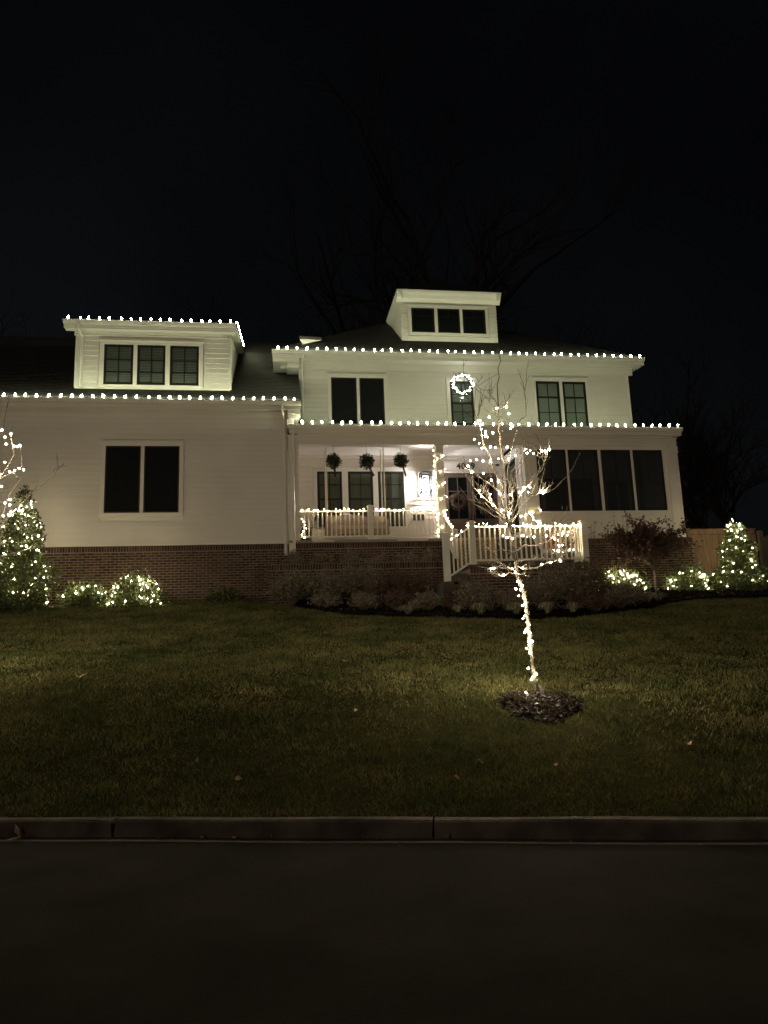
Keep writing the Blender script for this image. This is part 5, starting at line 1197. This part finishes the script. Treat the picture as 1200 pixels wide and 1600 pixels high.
front_row = [(1.35, 20.6, .42, .42, 'shrub_leaf', 'low grey shrub at the left tip of the front bed'), (2.35, 19.85, .45, .45, 'shrub_leaf', 'low grey shrub at the bed edge, left of the leftmost pale tuft'), (3.2, 19.6, .42, .5, 'dry_leaf', 'low brown shrub just behind the leftmost pale tuft'),
             (4.0, 19.4, .45, .48, 'shrub_leaf', 'low grey shrub between the two leftmost pale tufts'), (6.1, 19.0, .45, .55, 'shrub_leaf', 'rounded grey shrub behind the spreading tuft left of the lit trunk'), (8.2, 18.3, .40, .42, 'dry_leaf', 'low brown shrub at the bed edge right of the upright tuft'), (9.9, 19.4, .42, .40, 'shrub_leaf', 'low grey shrub on the bed edge between the landing and the right-hand lit bushes')]
for i, (x, y, w_, h, lm, lab) in enumerate(front_row):
    z = lawn_z(x, y) + .05; t = thing('bed_shrub', (x, y, z), lab, 'shrub', 'twiggy shrubs of the front bed')
    shrub_mesh(t, (x, y, z), w_ * 1.2, h * 1.15, random.Random(150 + i), 50, lm, 1300, (.035, .075), tw=.006, low=.02)
tufts = [(3.35, 18.75, .30, 90, 'pale strap-leaved tuft farthest left along the front bed edge'), (4.65, 18.75, .26, 70, 'small pale tuft left of the brightest tuft at the bed edge'), (5.15, 18.35, .34, 110, 'brightest pale tuft at the bed edge, left of the lit trunk'),
         (6.02, 18.15, .36, 120, 'spreading pale tuft just left of the lit trunk'), (6.85, 18.15, .34, 110, 'pale tuft just right of the lit trunk'), (7.55, 18.2, .30, 90, 'upright pale tuft before the tall bare shrub at the bed edge'), (8.6, 18.55, .26, 70, 'dim tuft at the bed edge, right of the upright tuft'), (11.0, 20.2, .30, 80, 'small tuft below the right-hand lit bushes')]
for i, a in enumerate(tufts): tuft(*a, 300 + i)

# path-light stake by the right bushes
tag(obj('garden_stake', MB().tube([(12.72, 22.6, 2.95), (12.72, 22.6, 3.24)], .03, 6), M['twig'], None, at=(12.72, 22.6, 2.95)), 'short dark stake in the bed between the two right-hand lit bushes', 'stake')

# ================================================================ fence at the right
fence = thing('wooden_fence', (14.7, 24.3, 2.8), 'tan vertical-board fence against the right corner of the house, behind the evergreen cone', 'fence')
r = random.Random(71); x = 14.64
obj('post', MB().box(14.56, 14.70, 24.28, 24.44, 2.6, 5.40), M['fence'], fence)
obj('top_rail', MB().box(14.70, 17.2, 24.27, 24.33, 5.18, 5.32).box(14.70, 17.2, 24.22, 24.40, 5.321, 5.36), M['fence'], fence)
x = 14.71
while x < 17.2:
    wd = r.uniform(.125, .145); dy = r.uniform(-.006, .006)
    obj('board', MB().box(x, x + wd - .007, 24.30 + dy, 24.325 + dy, 2.7, 5.17 + r.uniform(-.01, 0)), M['fence'], fence); x += wd
gate = thing('arched_gate', (17.9, 24.1, 2.8), 'dim grey arched board gate at the far right edge behind the evergreen cone', 'gate')
obj('post', MB().box(17.21, 17.35, 24.05, 24.2, 2.6, 5.25), M['old_fence'], gate)
x = 16.5
x = 17.36
while x < 20.5:
    f = (x - 17.36) / 1.6; zt = 5.02 + 0.30 * math.sin(min(1, f) * math.pi / 2)
    obj('board', MB().box(x, x + .133, 24.1 + r.uniform(-.005, .005), 24.125, 2.7, zt), M['old_fence'], gate); x += .14

# ================================================================ fallen leaves
leaves = [((-0.43, 8.27, 0.24), .10, 'tan curled leaf low on the lawn, left of the middle'), ((-3.05, 12.41, 1.26), .12, 'pale leaf on the dim left part of the lawn'), ((1.18, 12.87, 1.34), .08, 'small leaf on the lawn under the middle of the porch'),
          ((1.05, 9.96, 0.74), .09, 'pale sliver of a leaf in the middle of the lawn'), ((-0.48, 10.94, 0.97), .07, 'tiny brown leaf left of the middle of the lawn'), ((2.15, 8.08, 0.3), .07, 'pale leaf on the lawn left below the mulch ring'),
          ((1.78, 7.68, 0.22), .08, 'upright leaf low on the lawn before the mulch ring'), ((2.87, 7.76, 0.27), .07, 'pale leaf on the lawn below the mulch ring'), ((4.54, 8.02, 0.37), .10, 'tan leaf on the lawn at the right'),
          ((6.92, 12.87, 1.34), .09, 'pale leaf on the upper right lawn, upper of two'), ((6.53, 11.96, 1.19), .07, 'pale leaf on the upper right lawn, lower of two'), ((2.65, 6.79, 0.16), .05, 'tiny leaf near the kerb below the mulch ring'), ((5.2, 8.92, 0.62), .06, 'tiny leaf right of the mulch ring')]
for i, (p, s, lab) in enumerate(leaves):
    r = random.Random(400 + i); b = MB(); n = 7; s *= .62
    out = []
    for k in range(n * 2):
        a = math.pi * k / n; q = s * (0.55 + .45 * abs(math.cos(a * 2.5))) * (1.2 if k == 0 else 1); out.append(Vector((q * math.cos(a), q * math.sin(a) * .7, .35 * s * math.sin(a * 2 + i) + .2 * s * r.random())))
    vs = [(p[0], p[1], p[2] + .05)] + [(p[0] + v.x, p[1] + v.y, p[2] + .055 + v.z) for v in out]
    b.add(vs, [(0, 1 + k, 1 + (k + 1) % len(out)) for k in range(len(out))])
    tag(obj('fallen_leaf', b, M['dead_leaf'], None, at=p), lab, 'leaf', 'fallen leaves')
kl = [(-3.30, -.20, .13, 'curled dry leaf in the gutter at the left end of the kerb'), (-1.55, -.19, .07, 'small leaf in the gutter, left of two near the middle'), (-1.25, -.2, .07, 'small leaf in the gutter, right of two near the middle'), (.55, -.21, .08, 'pale leaf in the gutter by the right kerb joint'), (-.10, -.19, .05, 'tiny leaf in the gutter between the two kerb joints')]
for i, (t_, s_, sz, lab) in enumerate(kl):
    r = random.Random(500 + i); b = MB(); p = kp(t_, s_, .03)
    for k in range(3 if i == 0 else 1): b.leaf((p[0], p[1], p[2]), sz, r, (r.gauss(0, 1), r.gauss(0, .4), .35), .4)
    tag(obj('fallen_leaf', b, M['dead_leaf'], None, at=p), lab, 'leaf', 'fallen leaves')
b = MB(); r = random.Random(88)
for i in range(130):
    q = kp(r.uniform(-6, 7), -.14 - abs(r.gauss(0, .12)), .02); b.leaf(q, r.uniform(.01, .03), r, None, .5)
stuff(obj('gutter_litter', b, M['dead_leaf']))

# ================================================================ bare trees beyond the house
def wood_tree(seed):
    r = random.Random(seed); tr = MB(); cr = MB()
    def grow(p, d, l, rad, depth):
        pts = [p]; q = p; n = 4
        for i in range(n):
            d = (d + Vector((r.gauss(0, .10), r.gauss(0, .10), r.gauss(.04, .06)))).normalized(); q = q + d * l / n; pts.append(q)
        (tr if depth == 0 else cr).tube(pts, [rad * (1 - .5 * i / n) for i in range(n + 1)], 6 if depth < 2 else 3, cap=False)
        if depth >= 5 or rad < .012: return
        for k in range((5, 5, 4, 3, 3)[depth] if depth else 10):
            i = r.randint(1 if depth else 2, n); a = r.uniform(0, 6.283); ax = d.orthogonal().normalized(); ax.rotate(Matrix.Rotation(a, 3, d))
            nd = (d * r.uniform(.6, 1.1) + ax * r.uniform(.5, .95) + Vector((0, 0, .15))).normalized()
            grow(pts[i], nd, l * r.uniform(.52, .68), rad * r.uniform(.42, .54), depth + 1)
    grow(Vector((0, 0, 0)), Vector((0, 0, 1)), 10.0, .34, 0)
    return tr, cr
variants = []
for s in (3, 14):
    tr, cr = wood_tree(s); variants.append((mesh_of(tr, 'trunk', M['dark_bark'], True), mesh_of(cr, 'crown', M['dark_bark'])))
wood = [(10.5, 48, 1.9, 0.3, 0, 'tallest dark bare tree, behind the middle of the roof'), (3.0, 52, 1.10, 2.2, 1, 'dark bare tree behind the gap between the two dormers'), (-3.5, 46, .95, 1.2, 0, 'dark bare tree behind the right end of the wide dormer'),
        (-12.0, 50, 1.05, 4.1, 1, 'dark bare tree behind the left end of the wide dormer'), (24, 50, .95, 5.3, 1, 'dark bare tree behind the right end of the main roof'), (33, 52, .95, .9, 0, 'dark bare tree over the fence at the right'), (-19, 52, 1.0, 3.3, 0, 'dark bare tree at the far left behind the garage'), (29, 44, .75, 2.7, 1, 'shorter dark bare tree right of the house')]
for x, y, sc, rz, v, lab in wood:
    t = thing('bare_tree', (x, y, 3.2), lab, 'tree', 'bare trees beyond the house')
    for nm, me in zip(('trunk', 'crown'), variants[v]):
        o = bpy.data.objects.new(nm, me); S.collection.objects.link(o); o.parent = t; o.scale = (sc, sc, sc); o.rotation_euler = (0, 0, rz)
